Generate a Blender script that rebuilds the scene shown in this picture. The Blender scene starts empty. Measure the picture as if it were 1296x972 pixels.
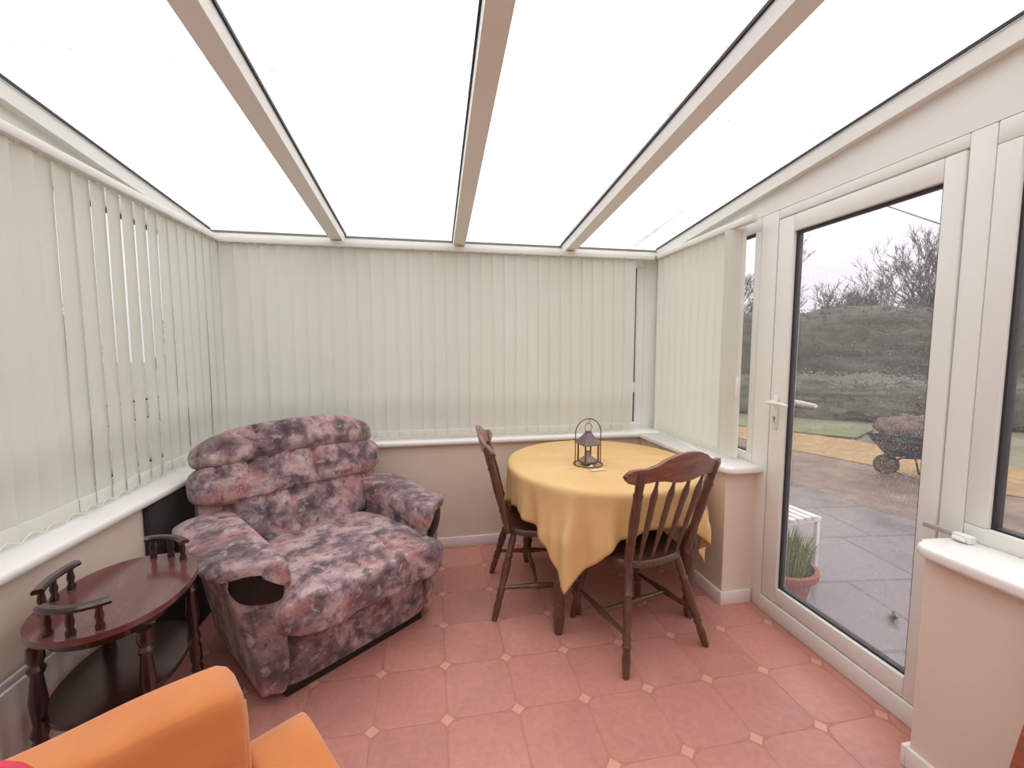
import bpy, bmesh, math, random
from math import pi, sin, cos, radians as R
from mathutils import Vector, Matrix, noise
random.seed(7)
SC = bpy.context.scene
C = SC.collection
PI = pi

# ------------------------------------------------------------------ helpers
class MB:
    """collects shapes into one mesh"""
    def __init__(s): s.bm = bmesh.new()
    def box(s, x0, x1, y0, y1, z0, z1, r=0.0, seg=2, M=None, mi=0):
        b = bmesh.new()
        bmesh.ops.create_cube(b, size=1)
        for v in b.verts:
            v.co = Vector(((x0+x1)/2+v.co.x*(x1-x0), (y0+y1)/2+v.co.y*(y1-y0), (z0+z1)/2+v.co.z*(z1-z0)))
        if r > 0:
            bmesh.ops.bevel(b, geom=list(b.edges), offset=r, segments=seg, profile=0.5, affect='EDGES')
        return s.take(b, M, mi)
    def take(s, b, M=None, mi=0):
        if M is not None: b.transform(M)
        vs = {}
        for v in b.verts: vs[v] = s.bm.verts.new(v.co)
        for f in b.faces:
            try:
                nf = s.bm.faces.new([vs[v] for v in f.verts]); nf.material_index = mi
            except ValueError: pass
        b.free(); return s
    def lathe(s, p0, p1, prof, n=14, flat=1.0, side=None):
        """turned piece from p0 to p1; prof = (t, radius); flat squashes one direction"""
        p0 = Vector(p0); p1 = Vector(p1); d = (p1-p0); L = d.length; d.normalize()
        a = side if side is not None else (Vector((0, 0, 1)) if abs(d.z) < .9 else Vector((1, 0, 0)))
        a = Vector(a); u = (a-d*a.dot(d)).normalized(); w = d.cross(u)
        rings = []
        for t, r in prof:
            c = p0+d*(L*t)
            rings.append([s.bm.verts.new(c+u*(r*cos(2*PI*k/n))+w*(r*flat*sin(2*PI*k/n))) for k in range(n)])
        for A, B in zip(rings, rings[1:]):
            for k in range(n):
                s.bm.faces.new((A[k], A[(k+1) % n], B[(k+1) % n], B[k]))
        s.bm.faces.new(rings[0][::-1]); s.bm.faces.new(rings[-1])
        return s
    def tube(s, pts, r, n=8, closed=False):
        pts = [Vector(p) for p in pts]; m = len(pts); rings = []
        up = None
        for i, p in enumerate(pts):
            if closed: d = pts[(i+1) % m]-pts[i-1]
            else: d = pts[min(i+1, m-1)]-pts[max(i-1, 0)]
            if d.length < 1e-9: d = Vector((0, 0, 1))
            d.normalize()
            if up is None: up = Vector((0, 0, 1)) if abs(d.z) < .9 else Vector((1, 0, 0))
            u = up-d*up.dot(d)
            if u.length < 1e-6: u = d.orthogonal()
            u.normalize(); up = u; w = d.cross(u)
            rr = r[i] if isinstance(r, (list, tuple)) else r
            rings.append([s.bm.verts.new(p+u*(rr*cos(2*PI*k/n))+w*(rr*sin(2*PI*k/n))) for k in range(n)])
        rng = range(m if closed else m-1)
        for i in rng:
            A, B = rings[i], rings[(i+1) % m]
            for k in range(n): s.bm.faces.new((A[k], A[(k+1) % n], B[(k+1) % n], B[k]))
        if not closed:
            s.bm.faces.new(rings[0][::-1]); s.bm.faces.new(rings[-1])
        return s
    def prism(s, outline, h0, h1, f=None):
        """outline (a,b) extruded along c from h0 to h1; f maps (a,b,c) to a point"""
        f = f or (lambda a, b, c: (a, b, c))
        lo = [s.bm.verts.new(f(a, b, h0)) for a, b in outline]
        hi = [s.bm.verts.new(f(a, b, h1)) for a, b in outline]
        n = len(outline)
        s.bm.faces.new(lo[::-1]); s.bm.faces.new(hi)
        for k in range(n): s.bm.faces.new((lo[k], lo[(k+1) % n], hi[(k+1) % n], hi[k]))
        return s
    def grid(s, fn, nu, nv, closed_u=False):
        V = [[s.bm.verts.new(fn(i/nu, j/nv)) for j in range(nv+1)] for i in range(nu if closed_u else nu+1)]
        m = len(V)
        for i in range(nu):
            for j in range(nv):
                s.bm.faces.new((V[i][j], V[(i+1) % m][j], V[(i+1) % m][j+1], V[i][j+1]))
        return V
    def build(s, name, mat, parent=None, smooth=True, auto=40, tidy=True):
        if tidy: bmesh.ops.recalc_face_normals(s.bm, faces=list(s.bm.faces))
        me = bpy.data.meshes.new(name); s.bm.to_mesh(me); s.bm.free()
        mats = mat if isinstance(mat, (list, tuple)) else [mat]
        for m in mats: me.materials.append(m)
        if smooth:
            me.polygons.foreach_set('use_smooth', [True]*len(me.polygons))
            if auto: me.set_sharp_from_angle(angle=R(auto))
        o = bpy.data.objects.new(name, me); C.objects.link(o)
        if parent is not None: o.parent = parent
        return o

def tag(o, label=None, cat=None, group=None, kind=None):
    if label: o['label'] = label
    if cat: o['category'] = cat
    if group: o['group'] = group
    if kind: o['kind'] = kind
    return o
def thing(name, label, cat, loc=(0, 0, 0), rz=0.0, group=None):
    o = bpy.data.objects.new(name, None); C.objects.link(o)
    o.empty_display_size = .1; o.location = loc; o.rotation_euler = (0, 0, rz)
    return tag(o, label, cat, group)
def struct_root(name, label=None, cat=None):
    o = bpy.data.objects.new(name, None); C.objects.link(o); o.empty_display_size = .1
    return tag(o, label, cat, None, 'structure')
def struct(o, label=None, cat=None): return tag(o, label, cat, None, 'structure')
def copy_tree(o, parent=None):
    kids = [c for c in C.objects if c.parent == o]
    c = o.copy(); C.objects.link(c)
    if parent is not None: c.parent = parent
    for k in kids: copy_tree(k, c)
    return c

def soft_box(sx, sy, sz, n=20, e=4.0, deform=None):
    """pillow: a rounded box of half sizes sx, sy, sz (superellipsoid exponent e) as a bmesh"""
    b = bmesh.new(); bmesh.ops.create_cube(b, size=2)
    bmesh.ops.subdivide_edges(b, edges=list(b.edges), cuts=n, use_grid_fill=True)
    ex = e if isinstance(e, (tuple, list)) else (e, e, e)
    for v in b.verts:
        x, y, z = v.co
        m = max(abs(x), abs(y), abs(z))
        q = (abs(x)**ex[0]+abs(y)**ex[1]+abs(z)**ex[2])
        k = q**(-1.0/(sum(ex)/3))*m
        p = Vector((x*k*sx, y*k*sy, z*k*sz))
        v.co = deform(p) if deform else p
    return b

# ------------------------------------------------------------------ materials
def nt(name):
    m = bpy.data.materials.new(name); m.use_nodes = True
    t = m.node_tree; t.nodes.clear()
    out = t.nodes.new('ShaderNodeOutputMaterial')
    return m, t, out
def L(t, a, b): t.links.new(a, b)
def node(t, typ, **kw):
    n = t.nodes.new(typ)
    for k, v in kw.items():
        if k in n.inputs: n.inputs[k].default_value = v
        else: setattr(n, k, v)
    return n
def srgb(r, g, b):
    f = lambda c: (c/255/12.92) if c/255 <= .04045 else ((c/255+.055)/1.055)**2.4
    return (f(r), f(g), f(b), 1)
def math_(t, op, a, b=None, c=None):
    n = t.nodes.new('ShaderNodeMath'); n.operation = op
    for i, x in enumerate((a, b, c)):
        if x is None: continue
        if isinstance(x, (int, float)): n.inputs[i].default_value = x
        else: L(t, x, n.inputs[i])
    return n.outputs[0]
def mixc(t, fac, a, b, mode='MIX'):
    n = t.nodes.new('ShaderNodeMix'); n.data_type = 'RGBA'; n.blend_type = mode
    for i, x in ((0, fac), (6, a), (7, b)):
        if isinstance(x, (int, float, tuple)): n.inputs[i].default_value = x
        else: L(t, x, n.inputs[i])
    return n.outputs[2]
def ramp(t, fac, stops, interp='LINEAR'):
    n = t.nodes.new('ShaderNodeValToRGB'); cr = n.color_ramp; cr.interpolation = interp
    while len(cr.elements) < len(stops): cr.elements.new(.5)
    for e, (p, c) in zip(cr.elements, stops): e.position = p; e.color = c
    if fac is not None: L(t, fac, n.inputs[0])
    return n.outputs[0]
def coord(t, kind='Object', scale=(1, 1, 1), rot=(0, 0, 0)):
    tc = t.nodes.new('ShaderNodeTexCoord'); mp = t.nodes.new('ShaderNodeMapping')
    mp.inputs['Scale'].default_value = scale; mp.inputs['Rotation'].default_value = rot
    L(t, tc.outputs[kind], mp.inputs[0]); return mp.outputs[0]
def noise_(t, vec, scale, detail=4, rough=.5, dist=0.0):
    n = node(t, 'ShaderNodeTexNoise', Scale=scale, Detail=detail, Roughness=rough, Distortion=dist)
    L(t, vec, n.inputs['Vector']); return n
def plain(name, col, rough=.5, var=.06, nscale=8, bump=0.0, bscale=60, metal=0.0, spec=.5, coat=0.0, sheen=0.0):
    m, t, out = nt(name)
    b = node(t, 'ShaderNodeBsdfPrincipled', Roughness=rough, Metallic=metal)
    b.inputs['Specular IOR Level'].default_value = spec
    b.inputs['Coat Weight'].default_value = coat; b.inputs['Sheen Weight'].default_value = sheen
    v = coord(t)
    n = noise_(t, v, nscale, 5, .55)
    c = Vector(col[:3])
    lo = tuple(c*(1-var))+(1,); hi = tuple(min(1, x*(1+var)) for x in c)+(1,)
    L(t, ramp(t, n.outputs[0], [(.3, lo), (.7, hi)]), b.inputs['Base Color'])
    if bump:
        bn = noise_(t, v, bscale, 4, .6); bp = node(t, 'ShaderNodeBump', Strength=bump, Distance=.004)
        L(t, bn.outputs[0], bp.inputs['Height']); L(t, bp.outputs[0], b.inputs['Normal'])
    L(t, b.outputs[0], out.inputs[0]); return m

def wood(name, dark, light, rough=.35, scale=6, coat=.3, axis=2):
    m, t, out = nt(name)
    b = node(t, 'ShaderNodeBsdfPrincipled', Roughness=rough)
    b.inputs['Coat Weight'].default_value = coat; b.inputs['Coat Roughness'].default_value = .2
    sc = [9, 9, 9]; sc[axis] = 1.0
    v = coord(t, scale=tuple(sc))
    n = noise_(t, v, scale, 6, .6, 1.2)
    L(t, ramp(t, n.outputs[0], [(.28, dark), (.72, light)]), b.inputs['Base Color'])
    bp = node(t, 'ShaderNodeBump', Strength=.08, Distance=.002)
    L(t, n.outputs[0], bp.inputs['Height']); L(t, bp.outputs[0], b.inputs['Normal'])
    L(t, b.outputs[0], out.inputs[0]); return m

M = {}
M['upvc'] = plain('white_upvc', srgb(228, 228, 222), .38, .015, 3, spec=.45)
M['sill'] = plain('white_sill_board', srgb(238, 236, 231), .22, .01, 3)
M['wall'] = plain('cream_plaster', srgb(224, 208, 192), .85, .03, 2.2, .12, 90)
M['skirt'] = plain('white_gloss_skirting', srgb(232, 226, 220), .3, .015, 4)
M['gasket'] = plain('black_rubber_gasket', srgb(42, 38, 42), .5, .1, 10)
M['rad'] = plain('white_radiator_enamel', srgb(206, 201, 196), .3, .02, 5)
M['radslot'] = plain('grey_slot_metal', srgb(120, 114, 110), .5, .05, 9)  # one even mid-grey for the radiator fins and rear glazing strip
M['metal'] = plain('brushed_steel', srgb(180, 180, 182), .3, .04, 20, metal=.9)
M['alloy'] = plain('grey_alloy', srgb(168, 166, 164), .4, .04, 20)
M['brass'] = plain('tarnished_metal', srgb(110, 90, 70), .45, .15, 30, metal=.7)
M['iron'] = plain('rusty_dark_iron', srgb(108, 82, 66), .6, .25, 60, .2, 200, metal=.35)
M['zinc'] = plain('weathered_zinc', srgb(122, 112, 112), .55, .15, 40, .2, 150, metal=.45)
M['candle'] = plain('grey_wax', srgb(150, 138, 132), .5, .05, 20)
M['chairwood'] = wood('stained_chair_wood', srgb(62, 40, 31), srgb(110, 75, 58), .32, 5, .35)
M['railwood'] = wood('rail_wood_highlight_tint', srgb(100, 62, 49), srgb(148, 96, 76), .32, 5, .4, 0)  # chair wood made paler and redder: the sky highlight is in the colour
M['mahogany'] = wood('polished_dark_mahogany', srgb(28, 11, 11), srgb(58, 24, 23), .17, 3, .5)
M['mahogany_top'] = wood('mahogany_top_reflection_tint', srgb(86, 46, 46), srgb(112, 66, 64), .13, 3, .6, 1)  # mahogany lightened on the top to carry its reflection in the colour
M['redwood'] = wood('reddish_brown_plank', srgb(118, 60, 40), srgb(176, 100, 70), .4, 5, .1, 1)
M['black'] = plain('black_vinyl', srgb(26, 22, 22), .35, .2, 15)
M['darkpanel'] = plain('dark_panel_finish', srgb(44, 36, 37), .9, .2, 20)  # flat dark tone of the panel added beside the armchair
M['paper'] = plain('cream_paper', srgb(232, 218, 190), .8, .04, 30)
M['pot'] = plain('terracotta', srgb(160, 96, 78), .7, .12, 9, .15, 60)
M['soil'] = plain('dark_soil', srgb(52, 42, 36), .95, .3, 40, .5, 80)
M['bench'] = plain('white_painted_slats', srgb(232, 230, 228), .4, .03, 8)
M['rubber'] = plain('black_plastic_tray', srgb(24, 24, 26), .75, .1, 12)
M['tyre'] = plain('rubber_tyre', srgb(36, 32, 31), .8, .1, 12)
M['cable'] = plain('cable_sheath', srgb(112, 108, 112), .6, .05, 8)
M['cord'] = plain('white_cord', srgb(232, 228, 220), .6, .03, 30)
M['bark'] = plain('wet_bark', srgb(104, 92, 90), .9, .2, 15)
M['heap'] = plain('leaf_heap', srgb(98, 82, 74), .95, .35, 14, .6, 30)
M['redtrim'] = plain('red_piping', srgb(206, 62, 80), .75, .05, 30)

def foliage(name, a, b, sc=9):
    m, t, out = nt(name)
    p = node(t, 'ShaderNodeBsdfPrincipled', Roughness=.75)
    v = coord(t)
    n = noise_(t, v, sc, 6, .7)
    L(t, ramp(t, n.outputs[0], [(.3, a), (.7, b)]), p.inputs['Base Color'])
    L(t, p.outputs[0], out.inputs[0]); return m
M['hedge'] = foliage('dull_green_hedge', srgb(58, 56, 44), srgb(98, 92, 76), 4.5)
M['lowhedge'] = foliage('grey_green_bank', srgb(78, 78, 62), srgb(112, 106, 90), 4.0)
M['grassblade'] = foliage('pot_grass', srgb(96, 116, 50), srgb(150, 164, 84), 20)
M['lawn'] = foliage('wet_lawn', srgb(92, 98, 60), srgb(118, 122, 80), 3.0)
M['leaf'] = foliage('weed_leaf', srgb(88, 104, 66), srgb(120, 134, 88), 30)

# floor: octagonal clay tiles with small diamond insets
def floor_mat():
    m, t, out = nt('clay_octagon_tiles')
    p = node(t, 'ShaderNodeBsdfPrincipled')
    tc = node(t, 'ShaderNodeTexCoord'); sx = node(t, 'ShaderNodeSeparateXYZ'); L(t, tc.outputs['Object'], sx.inputs[0])
    S = .273
    u = math_(t, 'DIVIDE', math_(t, 'SUBTRACT', sx.outputs[0], .029), .2705)
    v = math_(t, 'DIVIDE', math_(t, 'SUBTRACT', sx.outputs[1], 1.487), .2765)
    fu = math_(t, 'SUBTRACT', math_(t, 'FRACT', math_(t, 'ADD', u, .5)), .5)   # distance to nearest inset in cells
    fv = math_(t, 'SUBTRACT', math_(t, 'FRACT', math_(t, 'ADD', v, .5)), .5)
    au = math_(t, 'ABSOLUTE', fu); av = math_(t, 'ABSOLUTE', fv)
    # tile sides bow slightly: shift the joint by a small cosine
    ju = math_(t, 'ABSOLUTE', math_(t, 'ADD', fu, 0.0)); jv = math_(t, 'ABSOLUTE', math_(t, 'ADD', fv, 0.0))
    # joint half-width widens towards the insets (rounded tile corners)
    wu = math_(t, 'ADD', .006, math_(t, 'MULTIPLY', math_(t, 'POWER', math_(t, 'MAXIMUM', math_(t, 'SUBTRACT', .40, av), 0), 3.0), 1.15))
    wv = math_(t, 'ADD', .006, math_(t, 'MULTIPLY', math_(t, 'POWER', math_(t, 'MAXIMUM', math_(t, 'SUBTRACT', .40, au), 0), 3.0), 1.15))
    d = math_(t, 'ADD', au, av)
    du = math_(t, 'SUBTRACT', ju, wu); dv = math_(t, 'SUBTRACT', jv, wv)
    dd = math_(t, 'SUBTRACT', d, .125)
    edge = math_(t, 'MINIMUM', math_(t, 'MINIMUM', du, dv), dd)       # >0 inside the octagon
    def sm(x, a, b):
        n = node(t, 'ShaderNodeMapRange'); n.interpolation_type = 'SMOOTHSTEP'
        L(t, x, n.inputs[0]); n.inputs[1].default_value = a; n.inputs[2].default_value = b; return n.outputs[0]
    tile = sm(edge, -.004, .012)
    inset = math_(t, 'SUBTRACT', 1.0, sm(d, .088, .104))
    cell = node(t, 'ShaderNodeCombineXYZ')
    L(t, math_(t, 'FLOOR', u), cell.inputs[0]); L(t, math_(t, 'FLOOR', v), cell.inputs[1])
    wn = node(t, 'ShaderNodeTexWhiteNoise'); L(t, cell.outputs[0], wn.inputs['Vector'])
    co = coord(t)
    off = node(t, 'ShaderNodeVectorMath'); off.operation = 'ADD'
    L(t, co, off.inputs[0]); L(t, wn.outputs['Color'], off.inputs[1])
    n1 = noise_(t, off.outputs[0], 3.2, 5, .55, .4)
    base = ramp(t, n1.outputs[0], [(.28, srgb(174, 126, 117)), (.42, srgb(194, 134, 120)), (.6, srgb(202, 139, 123)), (.75, srgb(211, 153, 138))])
    tint = ramp(t, wn.outputs['Value'], [(0, srgb(236, 228, 228)), (1, srgb(255, 255, 255))])
    base = mixc(t, .8, base, tint, 'MULTIPLY')
    n2 = noise_(t, co, 40, 4, .6)
    base = mixc(t, .25, base, ramp(t, n2.outputs[0], [(.3, srgb(170, 116, 108)), (.7, srgb(216, 156, 144))]))
    grout = ramp(t, n2.outputs[0], [(.3, srgb(174, 116, 103)), (.7, srgb(186, 126, 112))])
    ins = ramp(t, n1.outputs[0], [(.3, srgb(208, 150, 128)), (.7, srgb(218, 162, 140))])
    c = mixc(t, tile, grout, base); c = mixc(t, inset, c, ins)
    L(t, c, p.inputs['Base Color'])
    h = math_(t, 'MAXIMUM', tile, inset)
    L(t, ramp(t, h, [(0, (.6, .6, .6, 1)), (1, (.36, .36, .36, 1))]), p.inputs['Roughness'])
    bp = node(t, 'ShaderNodeBump', Strength=.35, Distance=.003); L(t, h, bp.inputs['Height'])
    bp2 = node(t, 'ShaderNodeBump', Strength=.08, Distance=.004); L(t, n1.outputs[0], bp2.inputs['Height']); L(t, bp.outputs[0], bp2.inputs['Normal'])
    L(t, bp2.outputs[0], p.inputs['Normal'])
    L(t, p.outputs[0], out.inputs[0]); return m
M['floor'] = floor_mat()

# wet patio slabs
def patio_mat():
    m, t, out = nt('wet_paving_slabs')
    p = node(t, 'ShaderNodeBsdfPrincipled', Roughness=.22)
    v = coord(t, rot=(0, 0, .12))
    br = node(t, 'ShaderNodeTexBrick', Scale=1.0); br.inputs['Mortar Size'].default_value = .012
    br.inputs['Brick Width'].default_value = .78; br.inputs['Row Height'].default_value = .62; br.offset = .35
    br.inputs['Color1'].default_value = srgb(112, 102, 101); br.inputs['Color2'].default_value = srgb(128, 118, 114)
    br.inputs['Mortar'].default_value = srgb(62, 56, 54)
    L(t, v, br.inputs['Vector'])
    n = noise_(t, v, 3, 6, .6)
    c = mixc(t, .5, br.outputs[0], ramp(t, n.outputs[0], [(.3, srgb(92, 84, 82)), (.7, srgb(134, 124, 121))]))
    L(t, c, p.inputs['Base Color'])
    L(t, ramp(t, n.outputs[0], [(.35, (.12, .12, .12, 1)), (.7, (.4, .4, .4, 1))]), p.inputs['Roughness'])
    bp = node(t, 'ShaderNodeBump', Strength=.3, Distance=.01); L(t, br.outputs['Fac'], bp.inputs['Height']); bp.invert = True
    L(t, bp.outputs[0], p.inputs['Normal'])
    L(t, p.outputs[0], out.inputs[0]); return m
M['patio'] = patio_mat()
def ground_mat(name, a, b, c, rough, sc):
    m, t, out = nt(name)
    p = node(t, 'ShaderNodeBsdfPrincipled', Roughness=rough)
    v = coord(t); n = noise_(t, v, sc, 8, .65)
    L(t, ramp(t, n.outputs[0], [(.3, a), (.5, b), (.72, c)]), p.inputs['Base Color'])
    bp = node(t, 'ShaderNodeBump', Strength=.4, Distance=.02); L(t, n.outputs[0], bp.inputs['Height']); L(t, bp.outputs[0], p.inputs['Normal'])
    L(t, p.outputs[0], out.inputs[0]); return m
M['tarmac'] = ground_mat('wet_brown_tarmac', srgb(86, 72, 60), srgb(112, 94, 80), srgb(140, 120, 102), .62, 3)
M['leafstrip'] = ground_mat('fallen_orange_leaves', srgb(120, 96, 60), srgb(150, 120, 76), srgb(166, 138, 92), .7, 6)
M['earth'] = ground_mat('rough_ground', srgb(96, 96, 74), srgb(118, 114, 92), srgb(138, 130, 108), .8, 1.2)

# patterned armchair cloth: blotchy abstract flowers in mauve, peach, plum and grey
def chair_fabric():
    m, t, out = nt('mauve_blotch_velour')
    p = node(t, 'ShaderNodeBsdfPrincipled', Roughness=.8)
    p.inputs['Sheen Weight'].default_value = .25; p.inputs['Sheen Roughness'].default_value = .4
    p.inputs['Specular IOR Level'].default_value = .25
    v = coord(t)
    wv = noise_(t, v, 5, 3, .5)
    off = node(t, 'ShaderNodeVectorMath'); off.operation = 'MULTIPLY_ADD'
    L(t, wv.outputs['Color'], off.inputs[0]); off.inputs[1].default_value = (.07, .07, .07); L(t, v, off.inputs[2])
    a = noise_(t, off.outputs[0], 9.5, 5, .6, .25)
    b_ = noise_(t, off.outputs[0], 24, 4, .6, .3)
    big = noise_(t, v, 5.0, 3, .55)
    big2 = noise_(t, off.outputs[0], 3.4, 3, .55)
    base = ramp(t, a.outputs[0], [(.30, srgb(86, 72, 75)), (.40, srgb(112, 94, 98)), (.47, srgb(148, 124, 128)), (.54, srgb(182, 148, 151)), (.62, srgb(184, 166, 158)), (.72, srgb(126, 110, 122))])
    pe = ramp(t, big.outputs[0], [(.53, (0, 0, 0, 1)), (.60, (1, 1, 1, 1))])
    base = mixc(t, math_(t, 'MULTIPLY', pe, .5), base, srgb(172, 112, 102))
    dk = ramp(t, big2.outputs[0], [(.36, (1, 1, 1, 1)), (.47, (0, 0, 0, 1))])
    base = mixc(t, math_(t, 'MULTIPLY', dk, .7), base, srgb(84, 66, 70))
    pl_ = ramp(t, b_.outputs[0], [(.34, (1, 1, 1, 1)), (.44, (0, 0, 0, 1))])
    base = mixc(t, math_(t, 'MULTIPLY', pl_, .7), base, srgb(80, 66, 69))
    li = ramp(t, b_.outputs[0], [(.57, (0, 0, 0, 1)), (.66, (1, 1, 1, 1))])
    base = mixc(t, math_(t, 'MULTIPLY', li, .42), base, srgb(206, 194, 198))
    L(t, base, p.inputs['Base Color'])
    w1 = noise_(t, v, 13, 4, .55, 1.4); w2 = noise_(t, v, 70, 3, .6)
    hh = math_(t, 'ADD', w1.outputs[0], math_(t, 'MULTIPLY', w2.outputs[0], .12))
    bp = node(t, 'ShaderNodeBump', Strength=.55, Distance=.02); L(t, hh, bp.inputs['Height']); L(t, bp.outputs[0], p.inputs['Normal'])
    L(t, p.outputs[0], out.inputs[0]); return m
M['fabric'] = chair_fabric()

def velvet(name, a, b, sc=5):
    m, t, out = nt(name)
    p = node(t, 'ShaderNodeBsdfPrincipled', Roughness=.75)
    p.inputs['Sheen Weight'].default_value = .35; p.inputs['Specular IOR Level'].default_value = .2
    v = coord(t); n = noise_(t, v, sc, 4, .55); f = noise_(t, v, 180, 2, .5)
    L(t, ramp(t, n.outputs[0], [(.3, a), (.7, b)]), p.inputs['Base Color'])
    hh = math_(t, 'ADD', n.outputs[0], math_(t, 'MULTIPLY', f.outputs[0], .1))
    bp = node(t, 'ShaderNodeBump', Strength=.2, Distance=.008); L(t, hh, bp.inputs['Height']); L(t, bp.outputs[0], p.inputs['Normal'])
    L(t, p.outputs[0], out.inputs[0]); return m
M['orange'] = velvet('orange_velvet', srgb(190, 112, 58), srgb(208, 132, 76))
M['orange_pipe'] = velvet('orange_velvet_piping', srgb(200, 128, 72), srgb(218, 148, 92))

def cloth_mat():
    m, t, out = nt('gold_cotton_cloth')
    p = node(t, 'ShaderNodeBsdfPrincipled', Roughness=.85); p.inputs['Specular IOR Level'].default_value = .2
    v = coord(t)
    n = noise_(t, v, 4, 3, .5); w = node(t, 'ShaderNodeTexWave', Scale=120); L(t, v, w.inputs['Vector'])
    L(t, ramp(t, n.outputs[0], [(.3, srgb(228, 188, 130)), (.7, srgb(236, 200, 145))]), p.inputs['Base Color'])
    hh = math_(t, 'ADD', math_(t, 'MULTIPLY', n.outputs[0], 1.0), math_(t, 'MULTIPLY', w.outputs[0], .03))
    bp = node(t, 'ShaderNodeBump', Strength=.15, Distance=.01); L(t, hh, bp.inputs['Height']); L(t, bp.outputs[0], p.inputs['Normal'])
    tr = node(t, 'ShaderNodeBsdfTranslucent'); tr.inputs[0].default_value = srgb(226, 184, 126)
    mx = node(t, 'ShaderNodeMixShader'); mx.inputs[0].default_value = .12
    L(t, p.outputs[0], mx.inputs[1]); L(t, tr.outputs[0], mx.inputs[2])
    L(t, mx.outputs[0], out.inputs[0]); return m
M['cloth'] = cloth_mat()

def blind_mat(name, col, trans):
    m, t, out = nt(name)
    v = coord(t); n = noise_(t, v, 260, 2, .5)
    c = Vector(col[:3])
    cc = ramp(t, n.outputs[0], [(.3, tuple(c*.97)+(1,)), (.7, tuple(c)+(1,))])
    d = node(t, 'ShaderNodeBsdfDiffuse'); L(t, cc, d.inputs[0])
    tr = node(t, 'ShaderNodeBsdfTranslucent'); L(t, cc, tr.inputs[0])
    mx = node(t, 'ShaderNodeMixShader'); mx.inputs[0].default_value = trans
    L(t, d.outputs[0], mx.inputs[1]); L(t, tr.outputs[0], mx.inputs[2])
    L(t, mx.outputs[0], out.inputs[0]); return m
M['vane'] = blind_mat('cream_blind_fabric', srgb(234, 235, 225), .30)
M['vanehem'] = blind_mat('cream_blind_hem', srgb(235, 236, 226), .14)

def glass(name, tint, film=0.0, filmcol=(1, 1, 1, 1), drops=False, marks=False):
    m, t, out = nt(name)
    tr = node(t, 'ShaderNodeBsdfTransparent'); tr.inputs[0].default_value = tint
    gl = node(t, 'ShaderNodeBsdfGlossy', Roughness=.02); gl.inputs[0].default_value = (1, 1, 1, 1)
    fr = node(t, 'ShaderNodeFresnel')
    ge = node(t, 'ShaderNodeNewGeometry')          # same reflectance from either face of the thin pane
    L(t, math_(t, 'ADD', 1.45, math_(t, 'MULTIPLY', ge.outputs['Backfacing'], 1/1.45-1.45)), fr.inputs['IOR'])
    last = tr.outputs[0]
    if film > 0:
        tl = node(t, 'ShaderNodeBsdfTranslucent'); tl.inputs[0].default_value = filmcol
        mx = node(t, 'ShaderNodeMixShader')
        v = coord(t)
        if drops:
            n = noise_(t, v, 150, 3, .6); big = noise_(t, v, 5, 3, .5)
            f = math_(t, 'ADD', film, math_(t, 'MULTIPLY', ramp(t, n.outputs[0], [(.56, (0, 0, 0, 1)), (.64, (1, 1, 1, 1))]), math_(t, 'MULTIPLY', big.outputs[0], .3)))
            L(t, f, mx.inputs[0])
        else: mx.inputs[0].default_value = film
        L(t, last, mx.inputs[1]); L(t, tl.outputs[0], mx.inputs[2]); last = mx.outputs[0]
    if marks:
        v = coord(t); sx = node(t, 'ShaderNodeSeparateXYZ'); L(t, v, sx.inputs[0])
        n = noise_(t, coord(t, scale=(30, 1.2, 1)), 1.0, 6, .7); n2 = noise_(t, v, 14, 5, .7); n3 = noise_(t, v, 55, 3, .6)
        # a faint grey streak near the right-hand edge
        band = math_(t, 'SUBTRACT', 1.0, math_(t, 'MINIMUM', math_(t, 'DIVIDE', math_(t, 'ABSOLUTE', math_(t, 'SUBTRACT', sx.outputs[0], 1.47)), .035), 1.0))
        far = node(t, 'ShaderNodeMapRange'); L(t, sx.outputs[1], far.inputs[0]); far.inputs[1].default_value = 1.9; far.inputs[2].default_value = 2.5
        g1 = math_(t, 'MULTIPLY', math_(t, 'MULTIPLY', band, far.outputs[0]), ramp(t, n.outputs[0], [(.3, (0, 0, 0, 1)), (.6, (1, 1, 1, 1))]))
        # a broken line of specks across the panes
        yy = math_(t, 'ADD', sx.outputs[1], math_(t, 'MULTIPLY', n2.outputs[0], .05))
        ln = math_(t, 'SUBTRACT', 1.0, math_(t, 'MINIMUM', math_(t, 'DIVIDE', math_(t, 'ABSOLUTE', math_(t, 'SUBTRACT', yy, 1.585)), .014), 1.0))
        g2 = math_(t, 'MULTIPLY', ln, ramp(t, n3.outputs[0], [(.46, (0, 0, 0, 1)), (.6, (1, 1, 1, 1))]))
        sp = ramp(t, n3.outputs[0], [(.70, (0, 0, 0, 1)), (.74, (1, 1, 1, 1))])
        g = math_(t, 'MINIMUM', math_(t, 'ADD', math_(t, 'ADD', math_(t, 'MULTIPLY', g1, .45), math_(t, 'MULTIPLY', g2, .6)), math_(t, 'MULTIPLY', sp, .25)), .9)
        df = node(t, 'ShaderNodeBsdfTranslucent'); df.inputs[0].default_value = srgb(120, 116, 112)
        mx = node(t, 'ShaderNodeMixShader'); L(t, g, mx.inputs[0])
        L(t, last, mx.inputs[1]); L(t, df.outputs[0], mx.inputs[2]); last = mx.outputs[0]
    mx = node(t, 'ShaderNodeMixShader'); L(t, fr.outputs[0], mx.inputs[0])
    L(t, last, mx.inputs[1]); L(t, gl.outputs[0], mx.inputs[2])
    L(t, mx.outputs[0], out.inputs[0]); return m
M['roofglass'] = glass('roof_glass', (.98, .98, .99, 1), .08, (.97, .97, .98, 1), marks=True)
M['doorglass'] = glass('rain_wet_door_glass', (.95, .94, .96, 1), .03, (.95, .93, .95, 1), drops=True)
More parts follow.
